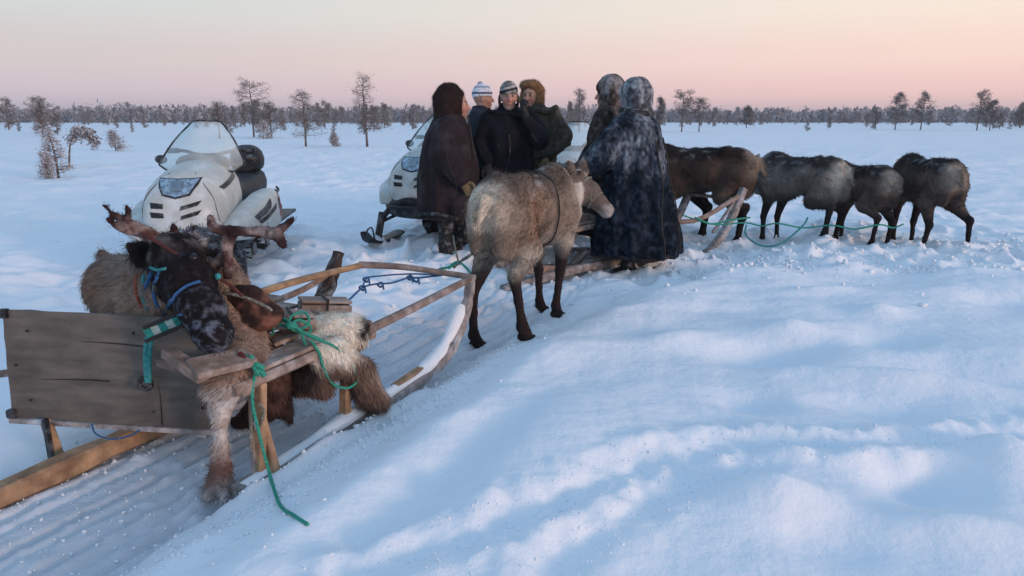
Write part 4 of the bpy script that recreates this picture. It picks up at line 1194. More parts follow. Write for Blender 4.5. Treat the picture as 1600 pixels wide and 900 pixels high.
def b2(f, W):
    f.chain([W(P(400, 520, 2.93)), W(P(408, 560, 2.90)), W(P(432, 610, 2.88)), W(P(452, 655, 2.86))], [.05, .065, .055, .018], .04)
    f.chain([W(P(425, 590, 2.86)), W(P(405, 640, 2.84)), W(P(372, 660, 2.84))], [.07, .055, .035], .05)
    f.ell(W(P(402, 500, 2.96)), (.07, .05, .045), .04)
def c2(p):
    n = fbm(p, 9, 3, 3.0) - .5
    return mixc((.030, .018, .017), (.15, .075, .058), sstep(-.05, .25, n))
furry("dark_pelt", "dark red-brown pelt flap hanging between the foreleg and the near sled's struts", "pelt", b2, c2, (-1.35, 2.55, .02), (-.70, 3.15, .75), S(.6, .25, .35), 7000, .03, seed=6)
# dark leather bundle and grey boxes under the green rope
lb = thing("saddle_roll", "brown leather roll lying behind the reindeer's head on the near sled", "roll", P(400, 478, 2.92))
f = Field((-.25, -.2, -.16), (.25, .2, .16), .009)
f.chain([(-.16, .03, .05), (-.02, 0, .02), (.08, -.02, -.03)], [.05, .06, .045], .03); f.ell((.02, -.04, -.05), (.09, .06, .05), .03)
f.shift(lambda p: (fbm(p, 20, 3, 3.0) - 0.5) * -0.02)
link("roll", f.mesh("roll", lambda p: mixc((.035, .02, .018), (.17, .075, .055), sstep(-.02, .2, fbm(p, 16, 3, 1.0) - .5)) * 1.0), M['velvet'], lb)
MB().tube([(-.18, -.03, .07), (-.05, -.055, .06), (.07, -.06, .01), (.10, -.05, -.04)], .007, 6, 4).build("strap", M['rope_grey'], lb)
def crate(label, c, size, rz, ry, cat="box"):
    t = thing("wooden_box", label, cat, c, rz)
    t.rotation_euler = (ry, .12, rz)
    sx, sy, sz = size
    for k in range(3):
        MB().box((0, (k - 1) * sy / 3, sz / 2), (sx, sy / 3 - .004, .014)).build("lid_board", M['wood_old'], t)
    for sg in (-1, 1):
        MB().box((0, sg * (sy / 2 - .008), -.008), (sx, .014, sz - .014)).build("side_board", M['wood_old'], t)
        MB().box((sg * (sx / 2 - .008), 0, -.008), (.014, sy - .03, sz - .014)).build("end_board", M['wood_old'], t)
    MB().tube([(0, -sy / 2 - .006, -sz / 2), (0, -sy / 2 - .006, sz / 2 + .013), (0, sy / 2 + .006, sz / 2 + .013), (0, sy / 2 + .006, -sz / 2)], .006, 6, 3, smoothp=False).build("lashing", M['leather'], t)
    return t
crate("low grey wooden box under the green rope, nearer of the two on the sled", P(452, 500, 3.12), (.20, .16, .06), .45, -.05)
crate("small grey wooden box on the near sled, farther front one beside the cream hide", P(507, 478, 3.42), (.24, .17, .06), .42, -.08)
# green rope: bow, loops and tails
gr = thing("green_rope", "green rope tied in a bow over the load of the near sled", "rope", P(450, 510, 3.05))
gb = P(450, 510, 3.05)
def gp(*a): return P(*a) - gb
for i, pts in enumerate((
    [(425, 512, 3.02), (438, 500, 3.0), (452, 506, 2.98), (470, 514, 3.0), (483, 502, 3.02), (476, 488, 3.05), (458, 492, 3.02), (450, 505, 2.99)],
    [(415, 520, 3.0), (430, 508, 2.98), (450, 508, 2.96), (468, 500, 3.0), (486, 512, 3.02), (478, 522, 3.0), (455, 514, 2.96)],
    [(432, 492, 3.02), (448, 500, 2.98), (462, 512, 2.96), (480, 522, 2.97), (500, 530, 3.0), (530, 548, 3.02), (552, 568, 3.02), (560, 590, 3.04), (545, 606, 3.0), (520, 600, 2.96), (506, 575, 2.93), (498, 550, 2.93), (486, 532, 2.94)],
    [(468, 514, 2.97), (478, 540, 2.95), (488, 565, 2.93), (484, 590, 2.92)],
    [(462, 514, 2.97), (490, 528, 2.96), (520, 540, 2.97), (545, 560, 3.0), (556, 585, 3.02)],
    [(420, 505, 3.0), (428, 516, 2.98), (420, 526, 2.98), (412, 515, 3.0), (424, 504, 2.99)])):
    MB().tube([gp(*p) for p in pts], .0062, 6, 5).build("strand", M['rope_green'], gr)
MB().ball(gp(455, 509, 2.95), .022, sc=(1.3, 1, .8)).build("knot", M['rope_green'], gr)
gk = thing("green_knot", "small green rope knot with a red end by the chin rest of the near sled", "rope", P(400, 570, 2.68))
for pts in ([(385, 556, 2.64), (395, 566, 2.62), (408, 580, 2.62), (414, 588, 2.62)], [(388, 566, 2.63), (402, 570, 2.61), (412, 576, 2.62)], [(392, 556, 2.63), (398, 575, 2.61), (404, 586, 2.62)]):
    MB().tube([P(*p) - P(400, 570, 2.68) for p in pts], .010, 6, 4).build("strand", M['rope_green'], gk)
MB().tube([P(*p) - P(400, 570, 2.68) for p in [(374, 552, 2.63), (382, 560, 2.62), (378, 572, 2.62)]], .012, 6, 4).build("red_end", M['rope_red'], gk)
tr_ = thing("trailing_rope", "grey-green rope trailing from the near sled down onto the snow bank", "rope", on(480, 822))
tb_ = on(480, 822)
e1, e2, e3 = on(438, 795), on(458, 808), on(481, 822)
MB().tube([P(398, 585, 2.62) - tb_, P(394, 625, 2.58) - tb_, P(408, 690, 2.52) - tb_, P(424, 750, 2.46) - tb_, e1 + Vector((0, 0, .015)) - tb_, e2 + Vector((0, 0, .008)) - tb_, e3 + Vector((0, 0, .006)) - tb_], .0065, 6, 6).build("strand", M['rope_green'], tr_)
MB().tube([P(404, 630, 2.60) - tb_, P(412, 642, 2.60) - tb_, P(408, 662, 2.60) - tb_, P(400, 672, 2.59) - tb_, P(398, 655, 2.58) - tb_], .006, 6, 5).build("loop", M['rope_grey'], tr_)
MB().tube([P(396, 590, 2.62) - tb_, P(394, 640, 2.57) - tb_, P(392, 690, 2.54) - tb_, P(394, 705, 2.54) - tb_], .006, 6, 5).build("strand", M['rope_grey'], tr_)

# blue rope from the near sled's bow, and a green line near the standing person's feet
br_ = thing("blue_rope", "thin knotted blue rope strung from the load to the front of the near sled", "rope", S(1.6, -.1, .4))
bo_ = S(1.6, -.1, .4)
rope(br_, "strand", [P(*p) - bo_ for p in [(546, 468, 3.65), (566, 450, 3.9), (585, 444, 4.05), (612, 442, 4.1), (638, 434, 4.2), (655, 434, 4.25), (690, 430, 4.3)]], .006, 'rope_blue')
for p in [(566, 450, 3.9), (572, 437, 4.0), (594, 445, 4.07), (640, 434, 4.2), (650, 437, 4.22)]:
    MB().tube([P(*p) - bo_ + Vector((.016 * math.cos(a), .01 * math.sin(a * 2), .013 * math.sin(a))) for a in [i * math.pi / 4 for i in range(9)]] + [P(*p) - bo_ + Vector((.02, 0, -.03))], .006, 6, 3).build("knot", M['rope_blue'], br_)
rope(br_, "strand", [P(*p) - bo_ for p in [(566, 450, 3.9), (572, 436, 4.05), (584, 432, 4.2), (640, 428, 4.4), (690, 430, 4.45)]], .005, 'rope_blue')
hr_ = thing("harness_rope", "green and white harness rope lying by the boots of the hooded person on the left", "rope", on(715, 425))
ho_ = on(715, 425)
rope(hr_, "strand", [P(*p) - ho_ for p in [(736, 428, 4.5), (725, 415, 4.7), (714, 409, 4.9), (700, 418, 4.9), (688, 420, 4.8), (680, 425, 4.6)]], .009, 'rope_green')
rope(hr_, "strand", [P(*p) - ho_ for p in [(700, 420, 4.9), (712, 412, 4.9), (728, 404, 4.8), (740, 395, 4.7)]], .009, 'rope_green')
rope(hr_, "white_strand", [P(*p) - ho_ for p in [(718, 414, 4.9), (712, 392, 4.9), (708, 368, 5.0)]], .007, 'rope_grey')
rope(hr_, "white_strand", [P(*p) - ho_ for p in [(735, 398, 4.7), (720, 408, 4.8), (709, 418, 4.85)]], .010, 'rope_grey')

# ------------------------------------------------------------------ the sled ahead
A = on(800, 447); B = on(1128, 388)
d_ = (B - A); d_.z = 0; Ln = d_.length; U2 = d_.normalized(); N2 = Vector((U2.y, -U2.x, 0))
s2 = thing("wooden_sled", "grey wooden sled partly hidden behind the navy coat, frosted bow beside the team", "sled", A)
def Q(s, w, z): return U2 * s + N2 * w + Vector((0, 0, z + hz((A + U2 * s).x, (A + U2 * s).y) - A.z))
def runner2(pts):
    R = []; path = smooth_path(pts, 5)
    for i, p in enumerate(path):
        dd = (path[min(i + 1, len(path) - 1)] - path[max(i - 1, 0)]).normalized(); y = N2.cross(dd).normalized()
        R.append([p + N2 * (a * .04) + y * (b * .038) for a, b in ((-.7, -1), (.7, -1), (1, -.7), (1, .7), (.7, 1), (-.7, 1), (-1, .7), (-1, -.7))])
    return MB().rings(R)
for w in (0, -.72):
    runner2([Q(-.1, w, .04), Q(1.0, w, .04), Q(Ln - .45, w, .03), Q(Ln - .1, w, .09), Q(Ln + .12, w, .25), Q(Ln + .30, w, .56)]).build("runner", M['wood_frost'], s2)
    MB().tube([Q(.2, w + .05 * (1 if w else -1), .40), Q(1.5, w, .42), Q(Ln - .5, w, .46), Q(Ln + .22, w, .50)], .026, 7, 4).build("rail", M['wood_old'], s2)
    for s_ in (.55, 1.25, 1.95):
        MB().bar(Q(s_, w, .05), Q(s_ + .08, w * .93, .42), .045, .04, up=U2).build("strut", M['wood_old'], s2)
for k in range(4):
    MB().bar(Q(.15, -.12 - .16 * k, .44), Q(2.1, -.12 - .16 * k, .45), .14, .02).build("deck_board", M['wood_old'], s2)
for s_ in (.3, 1.3, 2.0, Ln + .2): MB().bar(Q(s_, -.74, .41 if s_ < 2.5 else .47), Q(s_, .02, .41 if s_ < 2.5 else .47), .045, .035).build("cross_bar", M['wood_old'], s2)
MB().bar(Q(Ln - .15, -.02, .18), Q(Ln + .25, -.02, .5), .03, .03).build("bow_brace", M['wood_frost'], s2)
fr = furry("fur_load", "low reddish brown fur bundle on the sled ahead, behind the pale reindeer's legs", "hide",
      lambda f, W: (f.ell(W(A + Q(.45, -.2, .48)), (.35, .22, .09), .05), f.ell(W(A + Q(.9, -.35, .46)), (.3, .2, .07), .05)),
      lambda p: mixc((.20, .12, .09), (.42, .35, .30), sstep(-.1, .2, fbm(p, 6, 3, 2.0) - .5)), A + Vector((-.6, -.4, .1)), A + Vector((1.9, 1.4, .9)), A + Q(.5, -.2, .4), 4000, .04, vox=.02)
sk = thing("spare_runner", "pale reddish wooden board lying on the snow behind the pale reindeer's hind legs", "board", on(845, 440))
o = on(845, 440)
MB().bar(on(798, 440) - o + Vector((0, 0, .10)), on(900, 428) - o + Vector((0, 0, .06)), .12, .07).build("plank", M['wood_old'], sk)
sf = thing("curved_runner", "grey curved wooden runner lying in the snow before the navy coat", "runner", on(930, 412))
o = on(930, 412)
MB().tube([on(893, 425) - o + Vector((0, 0, .05)), on(915, 412) - o + Vector((0, 0, .10)), on(940, 410) - o + Vector((0, 0, .06)), on(958, 412) - o + Vector((0, 0, .10))], [.05, .055, .04], 8, 5, flat=.7).build("timber", M['wood_frost'], sf)

# rope along the team
tl_ = thing("team_rope", "long green tether rope running past the legs of the waiting reindeer team", "rope", on(1200, 392))
o = on(1200, 392)
rope(tl_, "strand", [P(*p) - o for p in [(1066, 336, 7.3), (1090, 344, 7.4), (1120, 351, 7.4), (1165, 348, 7.45), (1190, 353, 7.4), (1215, 349, 7.3), (1255, 356, 7.25), (1300, 352, 7.1), (1335, 358, 7.0), (1375, 351, 6.9), (1395, 356, 6.9), (1412, 350, 6.85)]], .008, 'rope_green')
rope(tl_, "strand", [P(*p) - o for p in [(1086, 340, 7.3), (1112, 350, 7.4), (1140, 344, 7.45), (1172, 340, 7.6)]], .010, 'rope_green')
rope(tl_, "slack_strand", [P(*p) - o for p in [(1166, 352, 7.45), (1165, 366, 7.3), (1180, 380, 7.2), (1200, 385, 7.2), (1225, 378, 7.3), (1255, 352, 7.35), (1262, 340, 7.4)]], .010, 'rope_teal')
# ------------------------------------------------------------------ snowmobiles
def superring(x, hw, zb, zt, n=3.3, N=28, cy=0.0, lowk=1.0):
    r = []; zm = (zb + zt) / 2; hz_ = (zt - zb) / 2
    for i in range(N):
        a = 2 * math.pi * i / N; c, s_ = math.cos(a), math.sin(a)
        y = hw * math.copysign(abs(c) ** (2 / n), c); z = hz_ * math.copysign(abs(s_) ** (2 / n), s_)
        k = lowk if s_ < 0 else 1 - 0.36 * max(0, s_) ** 1.3
        r.append(Vector((x, cy + y * k, zm + z)))
    return r
def patch(bv, A_, B_, direction, nu, nv, off):
    """sheet laid on a surface between two polylines given in (y,z) or (x,z)"""
    def samp(pl, t):
        k = t * (len(pl) - 1); i = min(int(k), len(pl) - 2); f = k - i
        return (pl[i][0] * (1 - f) + pl[i + 1][0] * f, pl[i][1] * (1 - f) + pl[i + 1][1] * f)
    V = []
    D = Vector(direction)
    for j in range(nv + 1):
        for i in range(nu + 1):
            a = samp(A_, i / nu); b = samp(B_, i / nu); t = j / nv
            u, v = a[0] * (1 - t) + b[0] * t, a[1] * (1 - t) + b[1] * t
            o = Vector((3, u, v)) if abs(D.x) > .5 else Vector((u, -3 * D.y, v))
            h = bv.ray_cast(o, D)
            V.append((h[0] + h[1] * off) if h[0] is not None else (o + D * 2.2))
    W = nu + 1
    Fc = [(j * W + i, j * W + i + 1, (j + 1) * W + i + 1, (j + 1) * W + i) for j in range(nv) for i in range(nu)]
    mb = MB(); mb.v = V; mb.f = Fc; mb.c = [(1, 1, 1)] * len(V)
    return mb
def snowmobile(label, pos, yaw, text=False, vents=True):
    t = thing("snowmobile", label, "snowmobile", pos, yaw, "white snowmobiles")
    secs = [(1.20, .18, .52, .70), (1.18, .27, .47, .78), (1.12, .33, .44, .88), (1.00, .365, .42, .97), (.86, .375, .42, 1.02), (.70, .375, .43, 1.05), (.50, .36, .45, 1.07), (.30, .33, .47, 1.06), (.12, .26, .50, 1.00), (.0, .22, .52, .92)]
    hood_mb = MB().rings([superring(x_, w_ * .90, a_, b_ + .02) for x_, w_, a_, b_ in secs])
    hood = hood_mb.build("hood", M['paint_white'], t)
    bv = BVHTree.FromPolygons([v.co for v in hood.data.vertices], [p.vertices[:] for p in hood.data.polygons])
    # side fairings with black insets
    for sg in (-1, 1):
        R = [superring(x, w, zb, zt, 4.5, 20, sg * cy) for x, w, zb, zt, cy in ((1.10, .05, .45, .53, .33), (1.04, .09, .43, .58, .37), (.88, .12, .41, .66, .42), (.6, .135, .40, .73, .45), (.3, .135, .40, .775, .46), (.0, .12, .40, .78, .46), (-.25, .09, .40, .72, .44), (-.40, .05, .41, .62, .42))]
        fa = MB().rings(R).build("side_fairing", M['paint_white'], t)
        b2 = BVHTree.FromPolygons([v.co for v in fa.data.vertices], [p.vertices[:] for p in fa.data.polygons])
        for (a, b) in ((((.86, .61), (.36, .72)), ((.80, .565), (.42, .64))), (((.80, .56), (.20, .66)), ((.74, .53), (.24, .61))), (((.10, .70), (-.12, .66)), ((.10, .58), (-.05, .58)))):
            patch(b2, a, b, (0, -sg, 0), 8, 2, .004).build("fairing_inset", M['plastic_black'], fa)
        patch(b2, ((.02, .74), (-.06, .72)), ((.05, .50), (-.04, .50)), (0, -sg, 0), 3, 5, .006).build("red_stripe", M['paint_red'], fa)
        # vents on the nose
        for zz in ((.745, .67) if sg < 0 else ()):
            patch(bv, ((sg * .10, zz + .022), (sg * .21, zz + .03)), ((sg * .10, zz - .018), (sg * .20, zz - .016)), (-1, 0, 0), 4, 1, .005).build("vent", M['plastic_black'], hood)
        for k, zz in enumerate((.745, .67) if sg > 0 else ()):
            patch(bv, ((sg * .04, zz + .0), (sg * .20, zz + .045)), ((sg * .03, zz - .035), (sg * .17, zz + .005)), (-1, 0, 0), 4, 1, .005).build("vent", M['plastic_black'], hood)
        patch(bv, ((.95, .88), (.35, .98)), ((.9, .855), (.40, .93)), (0, -sg, 0), 8, 1, .004).build("hood_decal", M['plastic_black'], hood)
        # running board
        MB().bar((.05, sg * .40, .40), (-1.15, sg * .40, .42), .20, .03).build("running_board", M['plastic_black'], t)
        # skis, legs and shocks
        sk_ = MB(); R = []
        for x, z, w in ((.55, .05, .07), (.7, .03, .085), (1.2, .025, .085), (1.26, .04, .08), (1.36, .09, .07), (1.43, .16, .05)):
            R.append([Vector((x, sg * .46 + a * w, z + b)) for a, b in ((-1, -.012), (1, -.012), (1, .012), (.5, .02), (0, .024), (-.5, .02), (-1, .012))])
        ski = sk_.rings(R).build("ski", M['plastic_black'], t)
        MB().tube([(1.40, sg * .46, .13), (1.35, sg * .46, .19), (1.25, sg * .46, .19), (1.2, sg * .46, .06)], .009, 6, 5).build("ski_loop", M['plastic_black'], ski)
        MB().bar((1.12, sg * .46, .05), (1.02, sg * .44, .34), .07, .06, up=(1, 0, 0)).build("ski_leg", M['metal_dark'], ski)
        MB().tube([(1.05, sg * .43, .28), (.9, sg * .28, .50)], .035, 8, 4).build("shock_absorber", M['metal_dark'], ski)
        MB().tube([(1.05, sg * .43, .24), (.85, sg * .2, .36)], .018, 8, 4).build("control_arm", M['metal_dark'], ski)
    # bumper and belly
    MB().tube([(.9, -.40, .42), (1.12, -.32, .42), (1.26, -.12, .43), (1.26, .12, .43), (1.12, .32, .42), (.9, .40, .42)], .022, 8, 4).build("bumper", M['plastic_black'], t)
    MB().rings([superring(x, w, zb, zt, 3, 16) for x, w, zb, zt in ((1.215, .17, .36, .54), (1.13, .335, .30, .535), (.8, .40, .24, .50), (.2, .36, .24, .48), (-.1, .30, .28, .46))]).build("belly_pan", M['plastic_black'], t)
    for sg in (-1, 1):
        sm_pts = []
        for z_, y_ in ((1.0, .10), (.90, .20), (.80, .27), (.66, .30), (.52, .30)):
            h_ = bv.ray_cast(Vector((3, sg * y_, z_)), Vector((-1, 0, 0)))
            if h_[0] is not None: sm_pts.append(h_[0] + h_[1] * .002)
        if len(sm_pts) > 2: MB().tube(sm_pts, .004, 5, 3).build("panel_seam", M['plastic_black'], hood)
    # headlamp: a wide lens with a curved lower edge
    hl_top = ((-.155, .955), (-.08, .95), (0, .948), (.08, .95), (.155, .955))
    hl_bot = ((-.145, .925), (-.10, .84), (0, .815), (.10, .84), (.145, .925))
    patch(bv, tuple((a * 1.09, b + .010) for a, b in hl_top), tuple((a * 1.09, b - .012) for a, b in hl_bot), (-1, 0, 0), 12, 4, .005).build("headlight_bezel", M['plastic_black'], hood)
    hl = patch(bv, hl_top, hl_bot, (-1, 0, 0), 12, 4, .010).build("headlight", M['lens'], t)
    patch(bv, ((-.05, .93), (.05, .93)), ((-.04, .86), (.04, .86)), (-1, 0, 0), 4, 3, .014).build("reflector", M['metal_grey'], hl)
    # windscreen
    def wsp(u, v):
        hw = np.interp(v, [0, .12, .2, .6, 1], [.27, .36, .37, .27, .135]); z = .97 + .46 * v
        y = u * hw; x = .66 - .34 * v - .20 * u * u * (1 - .3 * v)
        return Vector((x, y, z - .02 * u * u * (v > .8)))
    V = [wsp(u, v) for v in np.linspace(0, 1, 9) for u in np.linspace(-1, 1, 13)]
    mb = MB(); mb.v = V; mb.f = [(j * 13 + i, j * 13 + i + 1, j * 13 + 14 + i, j * 13 + 13 + i) for j in range(8) for i in range(12)]; mb.c = [(1, 1, 1)] * len(V)
    ws = mb.build("windscreen", M['glass'], t)
    edge = [wsp(-1, v) for v in (0, .12, .2, .6, 1)] + [wsp(u, 1) for u in (-.5, 0, .5)] + [wsp(1, v) for v in (1, .6, .2, .12, 0)] 
    MB().tube(edge, .009, 6, 3).build("windscreen_edge", M['plastic_black'], ws)
    MB().tube([wsp(u, .02) for u in np.linspace(-1, 1, 9)], .012, 6, 2).build("windscreen_foot", M['plastic_black'], ws)
    # dash, handlebar, mirrors
    MB().rings([superring(x, w, zb, zt, 3, 16) for x, w, zb, zt in ((.52, .20, 1.02, 1.10), (.38, .24, 1.0, 1.14), (.22, .20, .98, 1.10), (.16, .12, .98, 1.05))]).build("dashboard", M['plastic_black'], t)
    hb = MB().tube([(.12, -.38, 1.15), (.18, -.22, 1.15), (.24, -.08, 1.12), (.24, .08, 1.12), (.18, .22, 1.15), (.12, .38, 1.15)], .016, 8, 4).build("handlebar", M['metal_dark'], t)
    for sg in (-1, 1):
        MB().tube([(.115, sg * .30, 1.152), (.10, sg * .40, 1.15)], .026, 8, 3).build("grip", M['plastic_black'], hb)
        MB().ball((.30, sg * .40, 1.08), .055, 10, 7, sc=(.7, 1, .75)).build("mirror", M['plastic_black'], t)
    # seat, backrest bag, rear rack
    st = MB().rings([superring(x, w, zb, zt, 3.4, 18) for x, w, zb, zt in ((.12, .15, .62, .88), (.0, .17, .60, .90), (-.5, .18, .60, .84), (-.95, .20, .60, .86), (-1.15, .20, .62, .92), (-1.22, .18, .66, .90))]).build("seat", M['seat'], t)
    MB().rings([superring(x, w, zb, zt, 3.2, 18) for x, w, zb, zt in ((-1.0, .14, .88, 1.12), (-1.06, .17, .86, 1.16), (-1.22, .175, .86, 1.16), (-1.28, .14, .90, 1.12))]).build("backrest", M['seat'], t)
    rk = MB()
    for sg in (-1, 1): rk.tube([(-1.05, sg * .22, .58), (-1.6, sg * .22, .60), (-1.68, sg * .18, .64)], .014, 6, 3)
    for x in (-1.2, -1.35, -1.5, -1.64): rk.tube([(x, -.22, .60), (x, .22, .60)], .012, 6, 2)
    rk.build("rear_rack", M['metal_dark'], t)
    tn = MB().rings([superring(x, w, zb, zt, 4, 16) for x, w, zb, zt in ((.1, .22, .38, .60), (-.6, .24, .40, .60), (-1.4, .24, .40, .58), (-1.75, .22, .30, .50))]).build("tunnel", M['plastic_black'], t)
    for sg in (-1, 1):
        MB().box((-1.2, sg * .245, .50), (.5, .012, .09)).build("tail_stripe", M['paint_red'], tn)
    # the rubber track with its lugs
    pr = [(.35, .06), (.2, .02), (-1.3, .02), (-1.5, .06), (-1.62, .18), (-1.55, .32), (-1.4, .37), (.2, .37), (.42, .30), (.46, .16)]
    tk = MB(); path = smooth_path([Vector((a, 0, b)) for a, b in pr + [pr[0]]], 4)[:-1]
    n = len(path); cx = sum(p.x for p in path) / n; cz = .19
    ringsR = []
    for p in path:
        inner = Vector((p.x * .97 + cx * .03, 0, cz + (p.z - cz) * .84))
        ringsR.append([p + Vector((0, -.2, 0)), p + Vector((0, .2, 0)), inner + Vector((0, .2, 0)), inner + Vector((0, -.2, 0))])
    ringsR.append(ringsR[0])
    tr__ = tk.rings(ringsR, cap=False).build("track", M['rubber'], t, smooth=False)
    lg = MB(); q = smooth_path([Vector((a, 0, b)) for a, b in pr + [pr[0]]], 9)
    for i in range(0, len(q) - 1, 2):
        d = (q[i + 1] - q[i]).normalized(); nn = Vector((d.z, 0, -d.x)); nn = nn if (q[i] - Vector((cx, 0, cz))).dot(nn) > 0 else -nn
        lg.bar(q[i] + nn * .015 + Vector((0, -.19, 0)), q[i] + nn * .015 + Vector((0, .19, 0)), .018, .035, up=nn)
    lg.build("track_lugs", M['rubber'], tr__, smooth=False)['kind'] = 'stuff'
    for x, z, r_ in ((.2, .20, .10), (-1.42, .20, .13), (-.3, .12, .07), (-.9, .12, .07)):
        for sg in (-1, 1):
            R = [[Vector((x + r_ * k * math.cos(a), sg * (.205 + o), z + r_ * k * math.sin(a))) for a in [i * math.pi / 8 for i in range(16)]] for k, o in ((.3, .02), (.85, .02), (1, .01), (1, -.01))]
            MB().rings(R).build("bogie_wheel", M['metal_grey'], t)
    sp = MB()
    sp.tube([(-1.6, .1, .42), (-1.85, .1, .40), (-1.9, 0, .42), (-1.85, -.1, .40), (-1.6, -.1, .42)], .014, 6, 3); sp.build("tow_hitch", M['metal_dark'], t)
    return t
def face_cam(px, py, Y, deg): 
    g = P(px, py, Y); return Vector((g.x, g.y, hz(g.x, g.y) - .03))
sm1 = snowmobile("white snowmobile on the left, standing alone behind the antlered reindeer, headlight and clear windscreen", face_cam(352, 400, 6.95, 0), math.radians(-84))
sm2 = snowmobile("white snowmobile half hidden behind the dark-hooded person at the left of the group", face_cam(706, 378, 8.8, 0), math.radians(-106))
sm3 = snowmobile("pale snowmobile showing between the olive coat and the frosty hooded pair", face_cam(903, 360, 9.3, 0), math.radians(-105))
# ------------------------------------------------------------------ people
def head_mesh(W, scale=1.0, turn=0.0, smile=False, beard=False):
    """head in its own frame: x forward, origin at the middle of the head"""
    f = Field((-.13, -.11, -.17), (.15, .11, .15), .0055)
    f.ell((-.012, 0, .028), (.096, .075, .098), .03)
    f.ell((.028, 0, -.05), (.062, .055, .068), .03)
    f.ell((.062, 0, -.098), (.024, .028, .020), .02)                # chin
    for e in (-1, 1):
        f.ell((.055, e * .038, -.025), (.028, .024, .028), .02)      # cheek
        f.ell((.082, e * .031, .020), (.012, .017, .012), .012, sub=True)
        f.ell((.070, e * .031, .018), (.015, .015, .013), .006)
        f.ell((-.005, e * .075, -.005), (.020, .010, .032), .01)     # ear
        f.cone((.082, e * .012, .040), (.076, e * .050, .042), .008, .006, .012)
    f.chain([(.085, 0, .022), (.100, 0, -.004), (.110, 0, -.022)], [.009, .011, .014], .014)
    for e in (-1, 1): f.ell((.099, e * .012, -.026), (.010, .009, .009), .01)
    f.ell((.086, 0, -.052), (.012, .024, .008), .008); f.ell((.084, 0, -.066), (.012, .021, .008), .008)
    f.cone((.100, -.020, -.0585), (.100, .020, -.0585), .003, .003, .004, sub=True)
    f.chain([(-.015, 0, -.07), (-.025, 0, -.17)], [.055, .058], .03)
    def cf(p):
        n = fbm(p, 30, 2, 3.0) - .5
        c = mixc((.38, .225, .17), (.46, .28, .215), n + .5)
        red = np.exp(-((p[:, 2] + .025) / .03) ** 2 - ((np.abs(p[:, 1]) - .042) / .022) ** 2) * (p[:, 0] > .03) + np.exp(-((p[:, 2] + .02) / .02) ** 2 - (p[:, 1] / .015) ** 2) * (p[:, 0] > .09)
        c = c + (np.array((.50, .13, .10)) - c) * np.clip(red * .7, 0, 1)[:, None]
        lip = np.exp(-((p[:, 2] + .059) / .010) ** 2 - (p[:, 1] / .022) ** 4) * (p[:, 0] > .075)
        c = c + (np.array((.32, .09, .08)) - c) * np.clip(lip, 0, 1)[:, None]
        br = np.exp(-((p[:, 2] - .044) / .006) ** 2 - ((np.abs(p[:, 1]) - .030) / .020) ** 4) * (p[:, 0] > .05)
        c = c + (np.array((.03, .018, .013)) - c) * np.clip(br * .9, 0, 1)[:, None]
        return np.clip(c, .01, 1)
    return f.mesh("face", cf)
HEAD = None
def person(label, pos, yaw, parts, headc, head_yaw=0.0, head_pitch=0.0, roll=0.0):
    t = thing("person", label, "person", pos, yaw)
    return t
def ltr(t, me, name, m, c, rz=0.0, ry=0.0, rx=0.0, sc=1.0):
    o = link(name, me, m, t); o.location = c; o.rotation_euler = (rx, ry, rz); o.scale = (sc,) * 3
    return o
def glove(side, pose, m, name, t, rot, c, sc=1.0, curl=.8):
    """hand frame: x towards the fingertips, z back of the hand, thumb on +y*side"""
    f = Field((-.07, -.09, -.09), (.15, .09, .06), .0055)
    f.ell((.02, 0, 0), (.052, .044, .022), .015)
    f.chain([(-.06, 0, 0), (-.02, 0, 0)], [.036, .034], .02)
    for k, (y, L) in enumerate(((.030, .066), (.011, .075), (-.010, .070), (-.030, .056))):
        y *= side
        a1 = curl * .6; a2 = curl * 1.3; a3 = curl * 1.9
        p0 = Vector((.055, y, .002)); p1 = p0 + Vector((math.cos(a1), 0, -math.sin(a1))) * L * .42
        p2 = p1 + Vector((math.cos(a2), 0, -math.sin(a2))) * L * .33; p3 = p2 + Vector((math.cos(a3), 0, -math.sin(a3))) * L * .25
        f.chain([p0 - Vector((.02, 0, 0)), p0, p1, p2, p3], [.012, .0125, .0118, .011, .0095], .006)
    f.chain([(.0, .035 * side, -.008), (.03, .058 * side, -.018), (.055, .062 * side, -.03), (.072, .055 * side, -.04)], [.017, .015, .013, .011], .008)
    me = f.mesh(name)
    o = link(name, me, m, t); o.location = c; o.rotation_euler = rot; o.scale = (sc,) * 3
    return o
def boots(t, feet, m='boot', top=.42):
    for (x, y, z, rz) in feet:
        f = Field((-.16, -.12, -.03), (.24, .12, top + .05), .014)
        f.chain([(.0, 0, top), (-.005, 0, .22), (-.01, 0, .09)], [.080, .068, .062], .03)
        f.chain([(-.05, 0, .055), (.06, 0, .052), (.13, 0, .045)], [.055, .052, .045], .04)
        f.shift(lambda p: (fbm(p, 18, 2, 3.0) - .5) * -.014)
        o = link("boot", f.mesh("boot"), M[m], t); o.location = (x, y, z); o.rotation_euler = (0, 0, rz)
def coat(t, name, m, secs, arms, folds=9, amp=.02, seed=0.0, colfn=None, lo=None, hi=None, vox=.015, extra=None, shiftk=1.0):
    f = Field(lo or (-.6, -.6, secs[0][0] - .06), hi or (.6, .6, 1.62), vox)
    f.loft(secs, .05, folds, amp, seed)
    for pts, rs_ in arms:
        f.chain(pts[:2], rs_[:2], .04); f.chain(pts[1:], rs_[1:], .018)
    if extra: extra(f)
    f.shift(lambda p: (fbm(p * np.array([1, 1, .45]), 7, 3, seed) - .5) * -.045 * shiftk + (fbm(p, 20, 2, seed) - .5) * -.012)
    me = f.mesh(name, colfn)
    return link(name, me, m, t)
